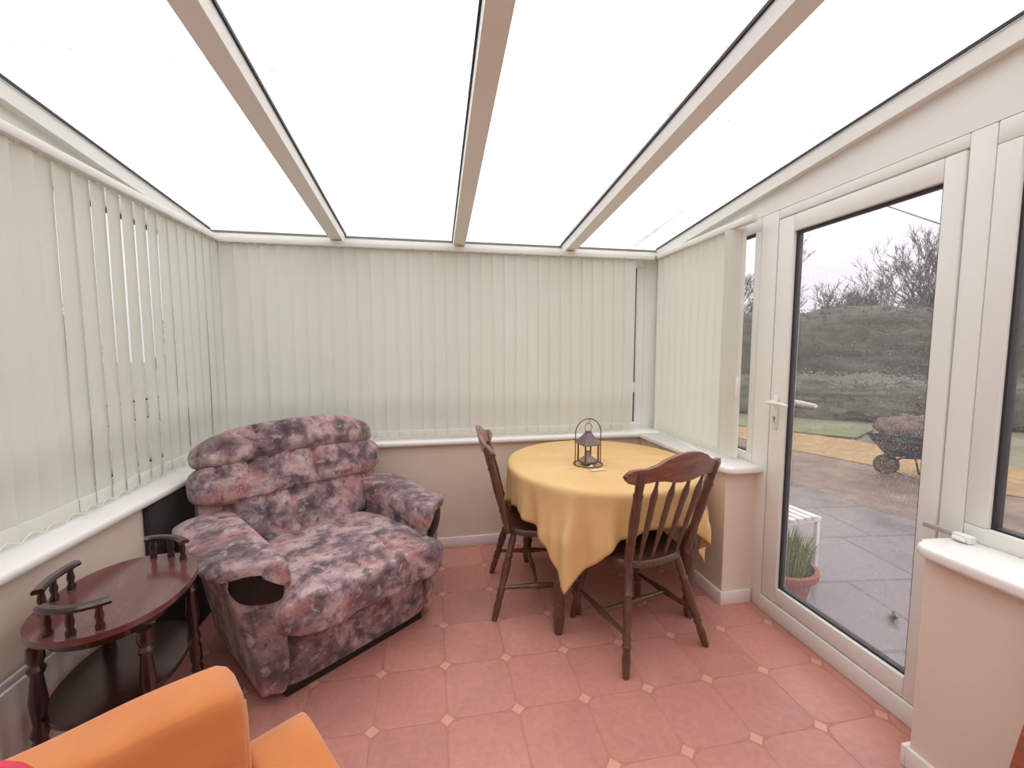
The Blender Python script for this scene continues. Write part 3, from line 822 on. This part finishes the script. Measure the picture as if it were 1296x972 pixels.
# ------------------------------------------------------------------ dining chairs (local +y = front)
POST = [(0, .015), (.10, .016), (.14, .020), (.17, .016), (.20, .020), (.24, .015), (.42, .020), (.60, .016), (.64, .021), (.67, .016), (.80, .018), (1, .017)]
CLEG = [(0, .014), (.08, .017), (.16, .019), (.24, .015), (.27, .021), (.30, .016), (.34, .021), (.37, .015), (.50, .020), (.62, .022), (.70, .016), (.73, .021), (.76, .016), (.90, .019), (1, .016)]
def dining_chair(label):
    t = thing('dining_chair', label, 'chair', group=None)
    W, RW = M['chairwood'], M['railwood']
    # shaped seat
    m = MB(); n = 48
    def outl(k):
        a = 2*PI*k/n; c_, s_ = cos(a), sin(a)
        wd = .205 if s_ < 0 else .222
        return (wd*abs(c_)**.72*(1 if c_ >= 0 else -1), .20*abs(s_)**.75*(1 if s_ >= 0 else -1)+.0)
    rings = []
    for (k_, z) in ((.92, .412), (1.0, .422), (1.0, .440), (.965, .450), (.7, .445), (.35, .439)):
        rings.append([m.bm.verts.new((outl(k)[0]*k_, outl(k)[1]*k_, z)) for k in range(n)])
    for A, B in zip(rings, rings[1:]):
        for k in range(n): m.bm.faces.new((A[k], A[(k+1) % n], B[(k+1) % n], B[k]))
    m.bm.faces.new(rings[0][::-1]); m.bm.faces.new(rings[-1])
    m.build('seat', W, t)
    # legs: splayed
    for sx in (-1, 1):
        m = MB(); m.lathe((sx*.235, -.255, 0), (sx*.14, -.145, .422), CLEG, 16); m.build('leg', W, t)
    for sx in (-1, 1):
        m = MB(); m.lathe((sx*.215, .19, 0), (sx*.15, .13, .422), CLEG, 16); m.build('leg', W, t)
    ST_ = [(0, .009), (.3, .012), (.45, .016), (.5, .018), (.55, .016), (.7, .012), (1, .009)]
    for sx in (-1, 1):
        m = MB(); m.lathe((sx*.201, -.225, .155), (sx*.19, .168, .155), ST_, 12); m.build('stretcher', W, t)
    m = MB(); m.lathe((-.193, -.03, .155), (.193, -.03, .155), ST_, 12); m.build('stretcher', W, t)
    # back posts and spindles
    def bp(x, z):   # a point of the leaning back
        k = (z-.44)/.47
        return Vector((x*(1+.22*k), -.175-.12*k-.03*(1-(x/.17)**2)*k, z))
    for sx in (-1, 1):
        m = MB(); m.lathe(bp(sx*.172, .435), bp(sx*.172, .898), [(0, .017), (.10, .019), (.20, .021), (.24, .018), (.27, .022), (.30, .018), (.50, .022), (.72, .019), (.76, .022), (.79, .017), (.92, .020), (.97, .019), (1, .014)], 16); m.build('back_post', W, t)
    for x in (-.108, -.036, .036, .108):
        m = MB(); m.lathe(bp(x, .437), bp(x, .845), [(0, .008), (.15, .010), (.30, .014), (.55, .0175), (.70, .017), (.80, .020), (.85, .019), (.93, .010), (1, .008)], 12, .45, (1, 0, 0)); m.build('spindle', W, t)
    # crest rail: scrolled outline bent to the back's curve
    top = []; bot = []
    N = 40
    HI = [(0, .966), (.2, .962), (.40, .944), (.56, .918), (.70, .905), (.82, .904), (.91, .901), (.97, .890), (1, .872)]
    LO = [(0, .832), (.2, .835), (.38, .846), (.52, .848), (.66, .842), (.80, .836), (.91, .840), (.97, .852), (1, .868)]
    def itp(T, a):
        for (a0, z0), (a1, z1) in zip(T, T[1:]):
            if a <= a1+1e-9:
                q = (a-a0)/(a1-a0); q = q*q*(3-2*q)*.5+q*.5; return z0+(z1-z0)*q
        return T[-1][1]
    for k in range(N+1):
        s = sin(PI/2*(-1+2*k/N))*.6+(-1+2*k/N)*.4; a = min(1, abs(s))
        top.append((s, itp(HI, a))); bot.append((s, itp(LO, a)))
    m = MB()
    secs = []
    for (s, hi), (_, lo) in zip(top, bot):
        x = s*.212
        sec = []
        for z, dy in ((lo, -.010), (hi, -.010), (hi, .012), (lo, .012)):
            p = bp(x, z); p.x = s*.268; k = (z-.44)/.47
            p.y = -.175-.12*k-.055*(1-s*s)+.026 + dy
            sec.append(m.bm.verts.new(p))
        secs.append(sec)
    for S0, S1 in zip(secs, secs[1:]):
        for j in range(4): m.bm.faces.new((S0[j], S0[(j+1) % 4], S1[(j+1) % 4], S1[j]))
    m.bm.faces.new(secs[0][::-1]); m.bm.faces.new(secs[-1])
    bmesh.ops.bevel(m.bm, geom=[e for e in m.bm.edges if abs(e.verts[0].co.x-e.verts[1].co.x) > 1e-4], offset=.004, segments=2, profile=.5, affect='EDGES')
    m.build('crest_rail', RW, t)
    return t
ch1 = dining_chair('brown spindle-back dining chair with its back to the door end, nearest the camera')
ch1['label'] = 'brown spindle-back dining chair in front of the table, back facing the viewer'
ch2 = copy_tree(ch1)
ch1.location = (.942, 1.855, 0); ch1.rotation_euler = (0, 0, R(14))
ch2['label'] = 'brown spindle-back dining chair left of the table, seen side-on'
ch2.location = (.562, 2.235, 0); ch2.rotation_euler = (0, 0, R(-90-6))
for c_ in (ch1, ch2): c_['group'] = 'spindle-back dining chairs at the round table'

# ------------------------------------------------------------------ dining table and cloth
TC = Vector((.930, 2.235, 0)); TRX, TRY = .513, .54; TH = .742
dt = thing('dining_table', 'round wooden dining table hidden under the gold cloth', 'table', TC)
m = MB(); n = 64
m.prism([(TRX*cos(2*PI*k/n), TRY*sin(2*PI*k/n)) for k in range(n)], TH-.022, TH); m.build('tabletop', M['chairwood'], dt)
m = MB(); m.prism([((TRX-.12)*cos(2*PI*k/n), (TRY-.12)*sin(2*PI*k/n)) for k in range(n)], TH-.09, TH-.022); m.build('apron', M['chairwood'], dt)
TLEG = [(0, .020), (.06, .026), (.12, .030), (.17, .024), (.20, .032), (.24, .026), (.45, .036), (.62, .034), (.68, .026), (.71, .036), (.75, .030), (.80, .034), (1, .034)]
for sx in (-1, 1):
    for sy in (-1, 1):
        m = MB(); m.lathe((sx*.352, sy*.358, 0), (sx*.325, sy*.33, TH-.03), TLEG, 16); m.build('leg', M['chairwood'], dt)

def cloth_obj():
    half = .722; rot = R(9)
    nA, nR = 360, 46
    m = MB()
    ring = []
    c0 = m.bm.verts.new((0, 0, TH+.006))
    def lim(a):
        q = a-rot
        return half/max(abs(cos(q)), abs(sin(q)))
    for i in range(nA):
        a = 2*PI*i/nA
        c_, s_ = cos(a), sin(a)
        Rr = 1/math.sqrt((c_/TRX)**2+(s_/TRY)**2)+.006
        Lm = lim(a)
        # soften the square's corner a touch
        col = []
        q = (a-rot) % (PI/2)
        corner = 1-abs(q-PI/4)/(PI/4)     # 1 at a corner, 0 at mid-side
        for j in range(1, nR+1):
            t = j/nR
            rho = Lm*t
            flat = Rr-.006
            if rho <= flat:
                x, y, z = c_*rho, s_*rho, TH+.006
                # pressed creases across the top
                z += .0015*noise.noise(Vector((x*6, y*6, 0)))
                fold = max(0, 1-abs((y-.10)+.28*x)/.045); z += .016*fold*fold*(1 if -.32 < x < .42 else 0)
                fold2 = max(0, 1-abs((y+.02)+.42*(x-.05))/.04); z += .014*fold2*fold2*(1 if -.05 < x < .45 else 0)
                col.append((x, y, z)); continue
            d = rho-flat
            br_ = .02
            if d < br_*PI/2:
                th = d/br_; rad = flat+br_*sin(th); drop = br_*(1-cos(th))
                depth = 0
            else:
                depth = d-br_*PI/2; rad = flat+br_; drop = br_+depth
            k = min(1, depth/.22)
            amp = .016*k+.022*k*k
            wob = amp*(.45*sin(a*13+.6)+.5*sin(a*23+2.0)+.35*sin(a*37+1))*(.5+.5*corner)
            wob += .05*k*k*corner**2*(.7) - .008*k
            rad += wob
            ang = a+.022*k*sin(a*13+2.1)
            x, y = cos(ang)*rad, sin(ang)*rad
            col.append((x, y, TH+.006-drop))
        ring.append([m.bm.verts.new(p) for p in col])
    for i in range(nA):
        A, B = ring[i], ring[(i+1) % nA]
        m.bm.faces.new((c0, A[0], B[0]))
        for j in range(nR-1): m.bm.faces.new((A[j], A[j+1], B[j+1], B[j]))
    o = m.build('tablecloth', M['cloth'], None, auto=None)
    o.location = TC
    md = o.modifiers.new('thick', 'SOLIDIFY'); md.thickness = .0016; md.offset = 1
    return tag(o, 'gold cotton tablecloth draped over the round dining table, corner hanging in front', 'tablecloth')
cloth_obj()
CZ = TH+.0086

# lantern on the cloth
ln = thing('lantern', 'small dark metal candle lantern hanging in a wire arch on the gold tablecloth', 'lantern', (.828, 2.165, CZ+.001), R(8))
LR = .078
m = MB(); m.tube([(LR*cos(2*PI*k/40), LR*sin(2*PI*k/40), .003) for k in range(40)], .003, 8, True)
arch = [(-LR, 0, .003), (-LR, 0, .08), (-LR, 0, .165)]+[(-LR*cos(a), 0, .175+.078*sin(a)) for a in [k*PI/18 for k in range(19)]]+[(LR, 0, .165), (LR, 0, .08), (LR, 0, .003)]
m.tube(arch, .003, 8); m.build('wire_arch', M['iron'], ln)
m = MB(); m.tube([(0, 0, .254), (.004, 0, .246), (.010, 0, .240), (.010, 0, .232), (.003, 0, .227), (-.006, 0, .230), (-.009, 0, .237)], .0018, 6); m.build('hook', M['iron'], ln)
m = MB(); m.tube([(.022*cos(2*PI*k/24), 0, .205+.022*sin(2*PI*k/24)) for k in range(24)], .0018, 6, True); m.build('ring', M['iron'], ln)
def hexr(r, z, n=4, a0=R(47)): return [(r*cos(a0+2*PI*k/n), r*sin(a0+2*PI*k/n), z) for k in range(n)]
m = MB()
lv_ = [[m.bm.verts.new(p) for p in hexr(r, z)] for r, z in ((.073, .112), (.076, .117), (.019, .176), (.019, .184), (.012, .185))]
for A, B in zip(lv_, lv_[1:]):
    for k in range(4): m.bm.faces.new((A[k], A[(k+1) % 4], B[(k+1) % 4], B[k]))
m.bm.faces.new(lv_[0][::-1]); m.bm.faces.new(lv_[-1]); m.build('roof', M['zinc'], ln, smooth=False)
for p in hexr(.056, 0):
    m = MB(); m.box(p[0]-.0035, p[0]+.0035, p[1]-.0035, p[1]+.0035, .022, .114); m.build('post', M['iron'], ln)
m = MB(); m.prism([(p[0], p[1]) for p in hexr(.062, 0)], .014, .023); m.prism([(p[0], p[1]) for p in hexr(.05, 0)], .008, .014); m.build('tray', M['zinc'], ln)
m = MB(); m.lathe((0, 0, .023), (0, 0, .075), [(0, .048), (.12, .044), (.4, .022), (.7, .012), (1, .009)], 18); m.build('candle_holder', M['candle'], ln)

# bits of paper on the cloth in front of the lantern
def paper(label, x, y, rz, w_, h_, curl):
    m = MB(); m.grid(lambda u, v: Vector(((u-.5)*w_, (v-.5)*h_, .0012+curl*(u-.5)**2*4)), 8, 2)
    o = m.build('paper_slip', M['paper'], None, auto=None); o.location = (x, y, CZ+.001); o.rotation_euler = (0, 0, rz)
    md = o.modifiers.new('thick', 'SOLIDIFY'); md.thickness = .0008; md.offset = 1
    tag(o, label, 'paper', 'paper slips on the tablecloth')
paper('thin sliver of cream paper left of the lantern on the cloth', .708, 2.105, .5, .05, .010, .002)
paper('small curled cream paper right in front of the lantern', .812, 2.095, .7, .045, .020, .010)
paper('flat cream paper slip lying nearest the table edge before the lantern', .838, 2.045, .2, .085, .028, .001)

# ------------------------------------------------------------------ orange tub armchair at the lower left
face = Vector((.57, -.82, 0)).normalized(); along = Vector((.82, .57, 0)).normalized()
PB = Vector((-.405, .89, 0))            # far upper corner of the back
LB = .60                                # back length between arms
org = PB-along*(LB/2)
oc = thing('armchair', 'orange velvet armchair with piped edges in the lower left foreground', 'armchair', org, math.atan2(along.y, along.x))
# local: +x along the back (towards the far end), -y the way it faces
def soft(m, x0, x1, y0, y1, z0, z1, e=9, n=14, d=None):
    b = soft_box((x1-x0)/2, (y1-y0)/2, (z1-z0)/2, n, e, d)
    m.take(b, Matrix.Translation(((x0+x1)/2, (y0+y1)/2, (z0+z1)/2))); return m
def bk(p):
    v = p.copy(); n_ = noise.noise(p*6)*.004; v.z += n_; v.y += n_
    v.y += -.08*(p.z)*-1*.6
    return v
m = MB(); soft(m, -LB/2, LB/2, -.115, .0, .20, .765, (24, 7, 16), 22, bk); m.build('backrest', M['orange'], oc, auto=None)
for s in (-1, 1):
    m = MB(); soft(m, *(sorted((s*(LB/2+.006), s*(LB/2+.13)))), -.64, .010, .16, .572, 22, 18, lambda p: p+Vector((0, 0, noise.noise(p*8)*.005)))
    a_ = m.build('arm', M['orange'], oc, auto=None)
    xo = s*(LB/2+.123); xi = s*(LB/2+.013)
    m = MB(); m.tube([(xo, .0, .17), (xo, .0, .545), (xo, -.01, .560), (xo, -.62, .560), (xo, -.635, .545), (xo, -.635, .17)], .004, 8); m.build('piping', M['orange_pipe'], a_)
for s in (-1, 1):
    m = MB(); x_ = s*(LB/2-.004); m.tube([(x_, -.121, .22), (x_, -.098, .60), (x_, -.090, .70), (x_, -.080, .722)], .004, 8); m.build('piping', M['orange_pipe'], oc)
m = MB(); soft(m, -LB/2, LB/2, -.66, -.10, .16, .30, 10, 10); m.build('seat_base', M['orange'], oc, auto=None)
m = MB(); soft(m, -LB/2+.005, LB/2-.005, -.67, -.13, .29, .462, (9, 9, 3.5), 16); m.build('seat_cushion', M['orange'], oc, auto=None)
for sx in (-1, 1):
    for yy in (-.6, -.04):
        m = MB(); m.lathe((sx*.33, yy, .165), (sx*.34, yy, 0), [(0, .022), (1, .014)], 12); m.build('leg', M['mahogany'], oc)

# cushion in white and red propped on the orange chair
def cushion_pat():
    m, t, out = nt('white_red_cushion_cover')
    p = node(t, 'ShaderNodeBsdfPrincipled', Roughness=.85)
    v = coord(t); n = noise_(t, v, 9, 2, .4)
    L(t, ramp(t, n.outputs[0], [(.3, srgb(226, 220, 220)), (.6, srgb(236, 231, 230))]), p.inputs['Base Color'])
    L(t, p.outputs[0], out.inputs[0]); return m
M['cushion'] = cushion_pat()
cu = thing('cushion', 'white cushion with a red border leaning on the orange armchair back', 'cushion', (-.645, .502, .668))
cu.rotation_euler = (R(80), 0, math.atan2(along.y, along.x)+R(0))
b = soft_box(.175, .20, .045, 18, (5, 5, 2.2)); m = MB(); m.take(b); m.build('cover', M['cushion'], cu, auto=None)
m = MB(); pts = []
for k in range(72):
    t = 2*PI*k/72; c_, s_ = cos(t), sin(t)
    q = (abs(c_)**5+abs(s_)**5)**(-.2); pts.append((.171*q*c_, .196*q*s_, 0))
m.tube(pts, .009, 10, True); m.build('border', M['redtrim'], cu)

# reddish wooden board leaning by the right-hand wall, at the picture's corner
wb = MB(); wb.box(-.012, .012, -.11, .11, 0, .86, .003)
wb = wb.build('wooden_board', M['redwood'])
wb.location = (1.245, .59, .004); wb.rotation_euler = (0, R(16.5), 0)
tag(wb, 'reddish-brown wooden board leaning against the low wall at the lower right corner', 'board')

# ------------------------------------------------------------------ outside
GZ = -.12
def gplane(name, pts, z, mat, th=.05):
    m = MB(); m.prism(pts, z-th, z); return m.build(name, mat, smooth=False)
struct(gplane('ground', [(-40, -30), (60, -30), (60, 60), (-40, 60)], GZ-.03, M['earth'], .2))
struct(gplane('patio', [(1.80, -5), (4.3, -5), (4.3, 2.0), (4.05, 3.4), (3.9, 9), (1.80, 9)], GZ, M['patio'], .03))
struct(gplane('driveway', [(4.3, -5), (9, -5), (9, 2.0), (6.2, 4.2), (5.6, 5.5), (5.4, 9), (3.9, 9), (4.05, 3.4), (4.3, 2.0)], GZ-.006, M['tarmac'], .02))
tag(gplane('leaf_litter', [(5.2, 5.6), (5.6, 4.4), (5.5, 3.7), (6.0, 3.0), (7.4, 3.4), (7.2, 4.8), (6.6, 6.2), (5.6, 7.6), (5.0, 7.2)], GZ+.008, M['leafstrip'], .02), 'orange strip of fallen leaves beyond the wet driveway', 'leaves', None, 'stuff')
tag(gplane('lawn', [(6.72, 6.3), (7.1, 5.9), (8.2, 6.5), (7.2, 7.7), (5.7, 8.5), (5.5, 7.9)], GZ+.01, M['lawn'], .02), 'green lawn patch in front of the grey-green bank', 'grass', None, 'stuff')

def lumpy(hx, hy, hz, seed, n=18, amp=.25, e=4):
    def d(p):
        q = p*1.3+Vector((seed, seed*.7, 0))
        k = noise.noise(q)*amp+noise.noise(q*3)*amp*.7+noise.noise(q*8)*amp*.45
        return p+p.normalized()*k
    return soft_box(hx, hy, hz, n, e, d)
def leaf_cloud(m, pts_fn, count, size, seed):
    rnd = random.Random(seed)
    for _ in range(count):
        p = pts_fn(rnd); a = Vector((rnd.uniform(-1, 1), rnd.uniform(-1, 1), rnd.uniform(-1, 1))).normalized(); b_ = a.orthogonal().normalized(); s = size*rnd.uniform(.6, 1.4)
        v = [m.bm.verts.new(p+a*s), m.bm.verts.new(p+b_*s*.5), m.bm.verts.new(p-a*s), m.bm.verts.new(p-b_*s*.5)]
        m.bm.faces.new(v)
def hedge(name, label, cx, cy, rz, hx, hy, h_, mat, seed, leaves=2500, cat='hedge', size=.05):
    m = MB(); m.take(lumpy(hx, hy, h_/2, seed, 40, .26, 5), Matrix.Translation((0, 0, h_/2)))
    base = [v.co.copy() for v in m.bm.verts if v.co.z > .1]
    leaf_cloud(m, lambda r_: r_.choice(base)+Vector((r_.uniform(-.1, .1), r_.uniform(-.1, .1), r_.uniform(-.05, .12))), leaves, size, seed)
    o = m.build(name, mat, None, auto=None); o.location = (cx, cy, GZ-.05); o.rotation_euler = (0, 0, rz)
    return tag(o, label, cat)
hedge('hedge', 'tall dull green hedge across the garden behind the driveway', 10.6, 9.2, R(-42), 9.0, .9, 2.55, M['hedge'], 3.3, 26000, size=.038)
hedge('planting_bank', 'low grey-green bank of plants at the foot of the tall hedge', 8.9, 8.1, R(-42), 5.2, .55, .9, M['lowhedge'], 8.1, 14000, 'plants', .032)
hp_ = MB(); hp_.take(lumpy(.62, .45, .22, 5.2, 18, .16, 2.4), Matrix.Translation((0, 0, .24)))
o = hp_.build('compost_heap', M['heap'], None, auto=None); o.location = (7.75, 5.35, GZ-.03); o.rotation_euler = (0, 0, R(-40)); tag(o, 'reddish-brown heap of garden waste behind the wheelbarrow', 'heap')

def tree(name, label, x, y, hgt, seed, spread=.55, levels=6, group='bare trees behind the hedge'):
    rnd = random.Random(seed)
    t = thing(name, label, 'tree', (x, y, GZ-.05), 0, group)
    mt = MB(); mb = MB()
    def grow(p, d, ln_, r, lv):
        n_ = 3; pts = [p]; q = p; dd = d
        for _ in range(n_):
            dd = (dd+Vector((rnd.uniform(-.22, .22), rnd.uniform(-.22, .22), rnd.uniform(-.06, .14)))).normalized()
            q = q+dd*(ln_/n_); pts.append(q)
        (mt if lv == 0 else mb).tube(pts, [r*(1-.35*i/n_) for i in range(n_+1)], 6 if lv < 2 else 3)
        if lv >= levels: return
        for _ in range(4 if lv < 3 else 3):
            k = rnd.uniform(.45, 1.0) if lv else rnd.uniform(.6, 1)
            i = min(n_-1, int(k*n_)); st_ = pts[i].lerp(pts[i+1], k*n_-i)
            nd = (dd+Vector((rnd.uniform(-1, 1), rnd.uniform(-1, 1), rnd.uniform(-.25, .7)))*spread*1.2).normalized()
            grow(st_, nd, ln_*rnd.uniform(.55, .78), max(r*.55, .006), lv+1)
    grow(Vector((0, 0, 0)), Vector((0, 0, 1)), hgt*.40, .05*hgt/4, 0)
    mt.build('trunk', M['bark'], t, auto=None); mb.build('branches', M['bark'], t, auto=None)
    return t
tree('bare_tree', 'bare twiggy tree at the left edge of the door glass', 12.17, 12.40, 4.78, 1)
tree('bare_tree', 'low bare tree second from the left edge of the door glass', 13.10, 11.82, 3.84, 8, .6)
tree('bare_tree', 'thin bare tree in the middle of the door glass', 14.27, 11.58, 4.42, 2)
tree('bare_tree', 'low bare tree just right of the middle of the door glass', 14.04, 10.65, 3.61, 9, .6)
tree('bare_tree', 'bare tree behind the hedge left of the bushy one', 15.09, 10.76, 4.31, 4, .6)
tree('bare_tree', 'bushy bare tree at the right of the door glass, tallest there', 14.39, 9.71, 5.24, 3, .62)
tree('bare_tree', 'bare tree glimpsed through the gap beside the short blind', 10.76, 14.51, 4.89, 5)
tree('bare_tree', 'bare tree seen through the near right window', 14.62, 7.49, 4.66, 6)
# hedges outside the left and rear windows, glimpsed between the vanes
hedge('side_hedge', 'dark hedge outside the left window, glimpsed between the vanes', -4.1, .5, PI/2, 5, .6, 2.3, M['hedge'], 6.4, 2500)
hedge('rear_hedge', 'dark hedge outside the rear window, glimpsed at the end of the blind', -.6, 6.2, 0, 2.6, .6, 2.4, M['hedge'], 7.4, 2500)

# overhead cable
cb = MB(); P0 = Vector((10, 11.07, 6.68)); P1 = Vector((10, 3.0, 1.34+.1))
cb.tube([P0.lerp(P1, k/16)-Vector((0, 0, .1*sin(PI*k/16))) for k in range(17)], .014, 6)
cb = cb.build('overhead_cable', M['cable']); tag(cb, 'thin overhead cable crossing the pale sky above the trees', 'cable')

# potted grass by the door
pp = thing('potted_grass', 'terracotta pot of green grass standing outside the glazed door', 'plant pot', (1.995, 2.055, GZ))
pp.scale = (1.03, 1.03, 1.0)
m = MB()
prof = [(.105, 0), (.115, .01), (.150, .20), (.175, .205), (.180, .215), (.180, .245), (.172, .252), (.158, .25), (.150, .215), (.0, .21)]
n = 40; rg = [[m.bm.verts.new((max(r, 1e-4)*cos(2*PI*k/n), max(r, 1e-4)*sin(2*PI*k/n), z)) for k in range(n)] for r, z in prof]
for A, B in zip(rg, rg[1:]):
    for k in range(n): m.bm.faces.new((A[k], A[(k+1) % n], B[(k+1) % n], B[k]))
m.bm.faces.new(rg[0][::-1]); m.build('pot', M['pot'], pp)
m = MB(); m.lathe((0, 0, .212), (0, 0, .228), [(0, .149), (1, .135)], 24); m.build('soil', M['soil'], pp)
m = MB(); rnd = random.Random(4)
for _ in range(900):
    a = rnd.uniform(0, 2*PI); r = .13*math.sqrt(rnd.random()); b0 = Vector((r*cos(a), r*sin(a), .222))
    ln_ = rnd.uniform(.12, .24); o_ = Vector((cos(a), sin(a), 0))*(r/.13)*rnd.uniform(.02, .075)+Vector((rnd.uniform(-.02, .02), rnd.uniform(-.02, .02), 0))
    sd = Vector((-sin(a), cos(a), 0))*.003; md_ = b0+o_*.35+Vector((0, 0, ln_*.6)); tp = b0+o_+Vector((0, 0, ln_))
    v = [m.bm.verts.new(p) for p in (b0-sd, b0+sd, md_+sd*.8, tp, md_-sd*.8)]; m.bm.faces.new(v)
tag(m.build('grass', M['grassblade'], pp, auto=None), None, None, None, 'stuff')

# white slatted table outside
bt = thing('slatted_bench', 'low white slatted garden bench behind the terracotta pot', 'bench', (2.53, 2.285, GZ), R(6))
BX0, BX1, BY0, BY1, BZ = -.42, .0, .0, 1.05, .41
for k in range(6):
    x = BX0+.03+k*.064; m = MB(); m.box(x-.022, x+.022, BY0, BY1, BZ-.018, BZ, .004); m.build('slat', M['bench'], bt)
for sx in (BX0+.025, BX1-.02):
    for sy in (.03, BY1-.03):
        m = MB(); m.box(sx-.013, sx+.013, sy-.013, sy+.013, 0, BZ-.05, .003); m.build('leg', M['bench'], bt)
m = MB(); m.box(BX0, BX1, .015, .045, BZ-.05, BZ-.018, .003); m.box(BX0, BX1, BY1-.045, BY1-.015, BZ-.05, BZ-.018, .003); m.build('rail', M['bench'], bt)

# wheelbarrow
wl = thing('wheelbarrow', 'black wheelbarrow standing in front of the garden heap', 'wheelbarrow', (5.46, 3.97, GZ), R(-42))
wl.scale = (.76, .76, .76)
m = MB()
lo = [(-.22, -.17, .34), (.25, -.17, .36), (.25, .17, .36), (-.22, .17, .34)]; hi = [(-.42, -.28, .60), (.48, -.30, .56), (.48, .30, .56), (-.42, .28, .60)]
A = [m.bm.verts.new(p) for p in lo]; B = [m.bm.verts.new(p) for p in hi]
m.bm.faces.new(A[::-1])
for k in range(4): m.bm.faces.new((A[k], A[(k+1) % 4], B[(k+1) % 4], B[k]))
o = m.build('tray', M['rubber'], wl, auto=30)
md = o.modifiers.new('thick', 'SOLIDIFY'); md.thickness = .012
m = MB(); m.tube(hi, .014, 8, True); m.build('rim', M['rubber'], wl)
m = MB(); m.tube([(-.20+.135*cos(a), 0, .165+.135*sin(a)) for a in [2*PI*k/28 for k in range(28)]], .03, 10, True)
m.lathe((-.20, -.04, .165), (-.20, .04, .165), [(0, .03), (1, .03)], 14)
m.lathe((-.20, -.012, .165), (-.20, .012, .165), [(0, .10), (1, .10)], 20)
for k in range(5): a = 2*PI*k/5; m.tube([(-.20, 0, .165), (-.20+.12*cos(a), 0, .165+.12*sin(a))], .01, 6)
m.build('wheel', M['tyre'], wl)
for s in (-1, 1):
    m = MB(); m.tube([(-.20, s*.05, .165), (-.05, s*.17, .33), (.4, s*.22, .37), (.85, s*.27, .60)], .016, 8); m.build('handle', M['rubber'], wl)
    m = MB(); m.tube([(.16, s*.2, .36), (.24, s*.22, .02), (.36, s*.22, .02), (.40, s*.215, .36)], .013, 8); m.build('leg', M['rubber'], wl)

# a weed in a slab joint
m = MB(); rnd = random.Random(9)
for _ in range(40):
    a = rnd.uniform(0, 2*PI); l_ = rnd.uniform(.01, .045); p = Vector((0, 0, .002)); tp = Vector((cos(a)*l_, sin(a)*l_, rnd.uniform(.015, .05))); sd = Vector((-sin(a), cos(a), 0))*.006
    v = [m.bm.verts.new(q) for q in (p, tp*.6+sd, tp, tp*.6-sd)]; m.bm.faces.new(v)
o = m.build('weed', M['leaf'], None, auto=None); o.location = (2.49, 1.80, GZ); tag(o, 'small green weed growing in a joint of the wet paving', 'weed')

# ------------------------------------------------------------------ light: an overcast sky
w = bpy.data.worlds.new('overcast_sky'); SC.world = w; w.use_nodes = True
t = w.node_tree; t.nodes.clear()
out = t.nodes.new('ShaderNodeOutputWorld'); bg = t.nodes.new('ShaderNodeBackground')
tc = t.nodes.new('ShaderNodeTexCoord'); sx = t.nodes.new('ShaderNodeSeparateXYZ'); L(t, tc.outputs['Generated'], sx.inputs[0])
# overcast sky: the horizon is a third as bright as the zenith
lum = math_(t, 'DIVIDE', math_(t, 'ADD', 1.0, math_(t, 'MULTIPLY', 2.0, math_(t, 'MAXIMUM', sx.outputs[2], 0.0))), 3.0)
tint = ramp(t, sx.outputs[2], [(0.0, (.985, .955, 1.0, 1)), (.4, (1, 1, 1, 1))])
vm = t.nodes.new('ShaderNodeVectorMath'); vm.operation = 'SCALE'; L(t, tint, vm.inputs[0]); L(t, lum, vm.inputs['Scale'])
L(t, vm.outputs[0], bg.inputs[0])
bg.inputs[1].default_value = 2.75
L(t, bg.outputs[0], out.inputs[0])

# ------------------------------------------------------------------ camera
cam = bpy.data.cameras.new('camera'); co = bpy.data.objects.new('camera', cam); C.objects.link(co)
cam.sensor_width = 36; cam.lens = 36*532/1296; cam.clip_start = .02; cam.clip_end = 300
pitch = math.atan(43/532); yaw = math.atan(99*cos(pitch)/532)
co.location = (0, 0, 1.38)
co.rotation_euler = (PI/2-pitch, 0, -yaw)
SC.camera = co

vs = SC.view_settings
SC.display_settings.display_device = 'sRGB'
vs.view_transform = 'Standard'; vs.look = 'None'; vs.exposure = 0.0; vs.gamma = 1; vs.use_curve_mapping = False
SC.cycles.max_bounces = 12; SC.cycles.diffuse_bounces = 6; SC.cycles.transparent_max_bounces = 16
SC.cycles.use_denoising = True
SC.cycles.sample_clamp_indirect = 6
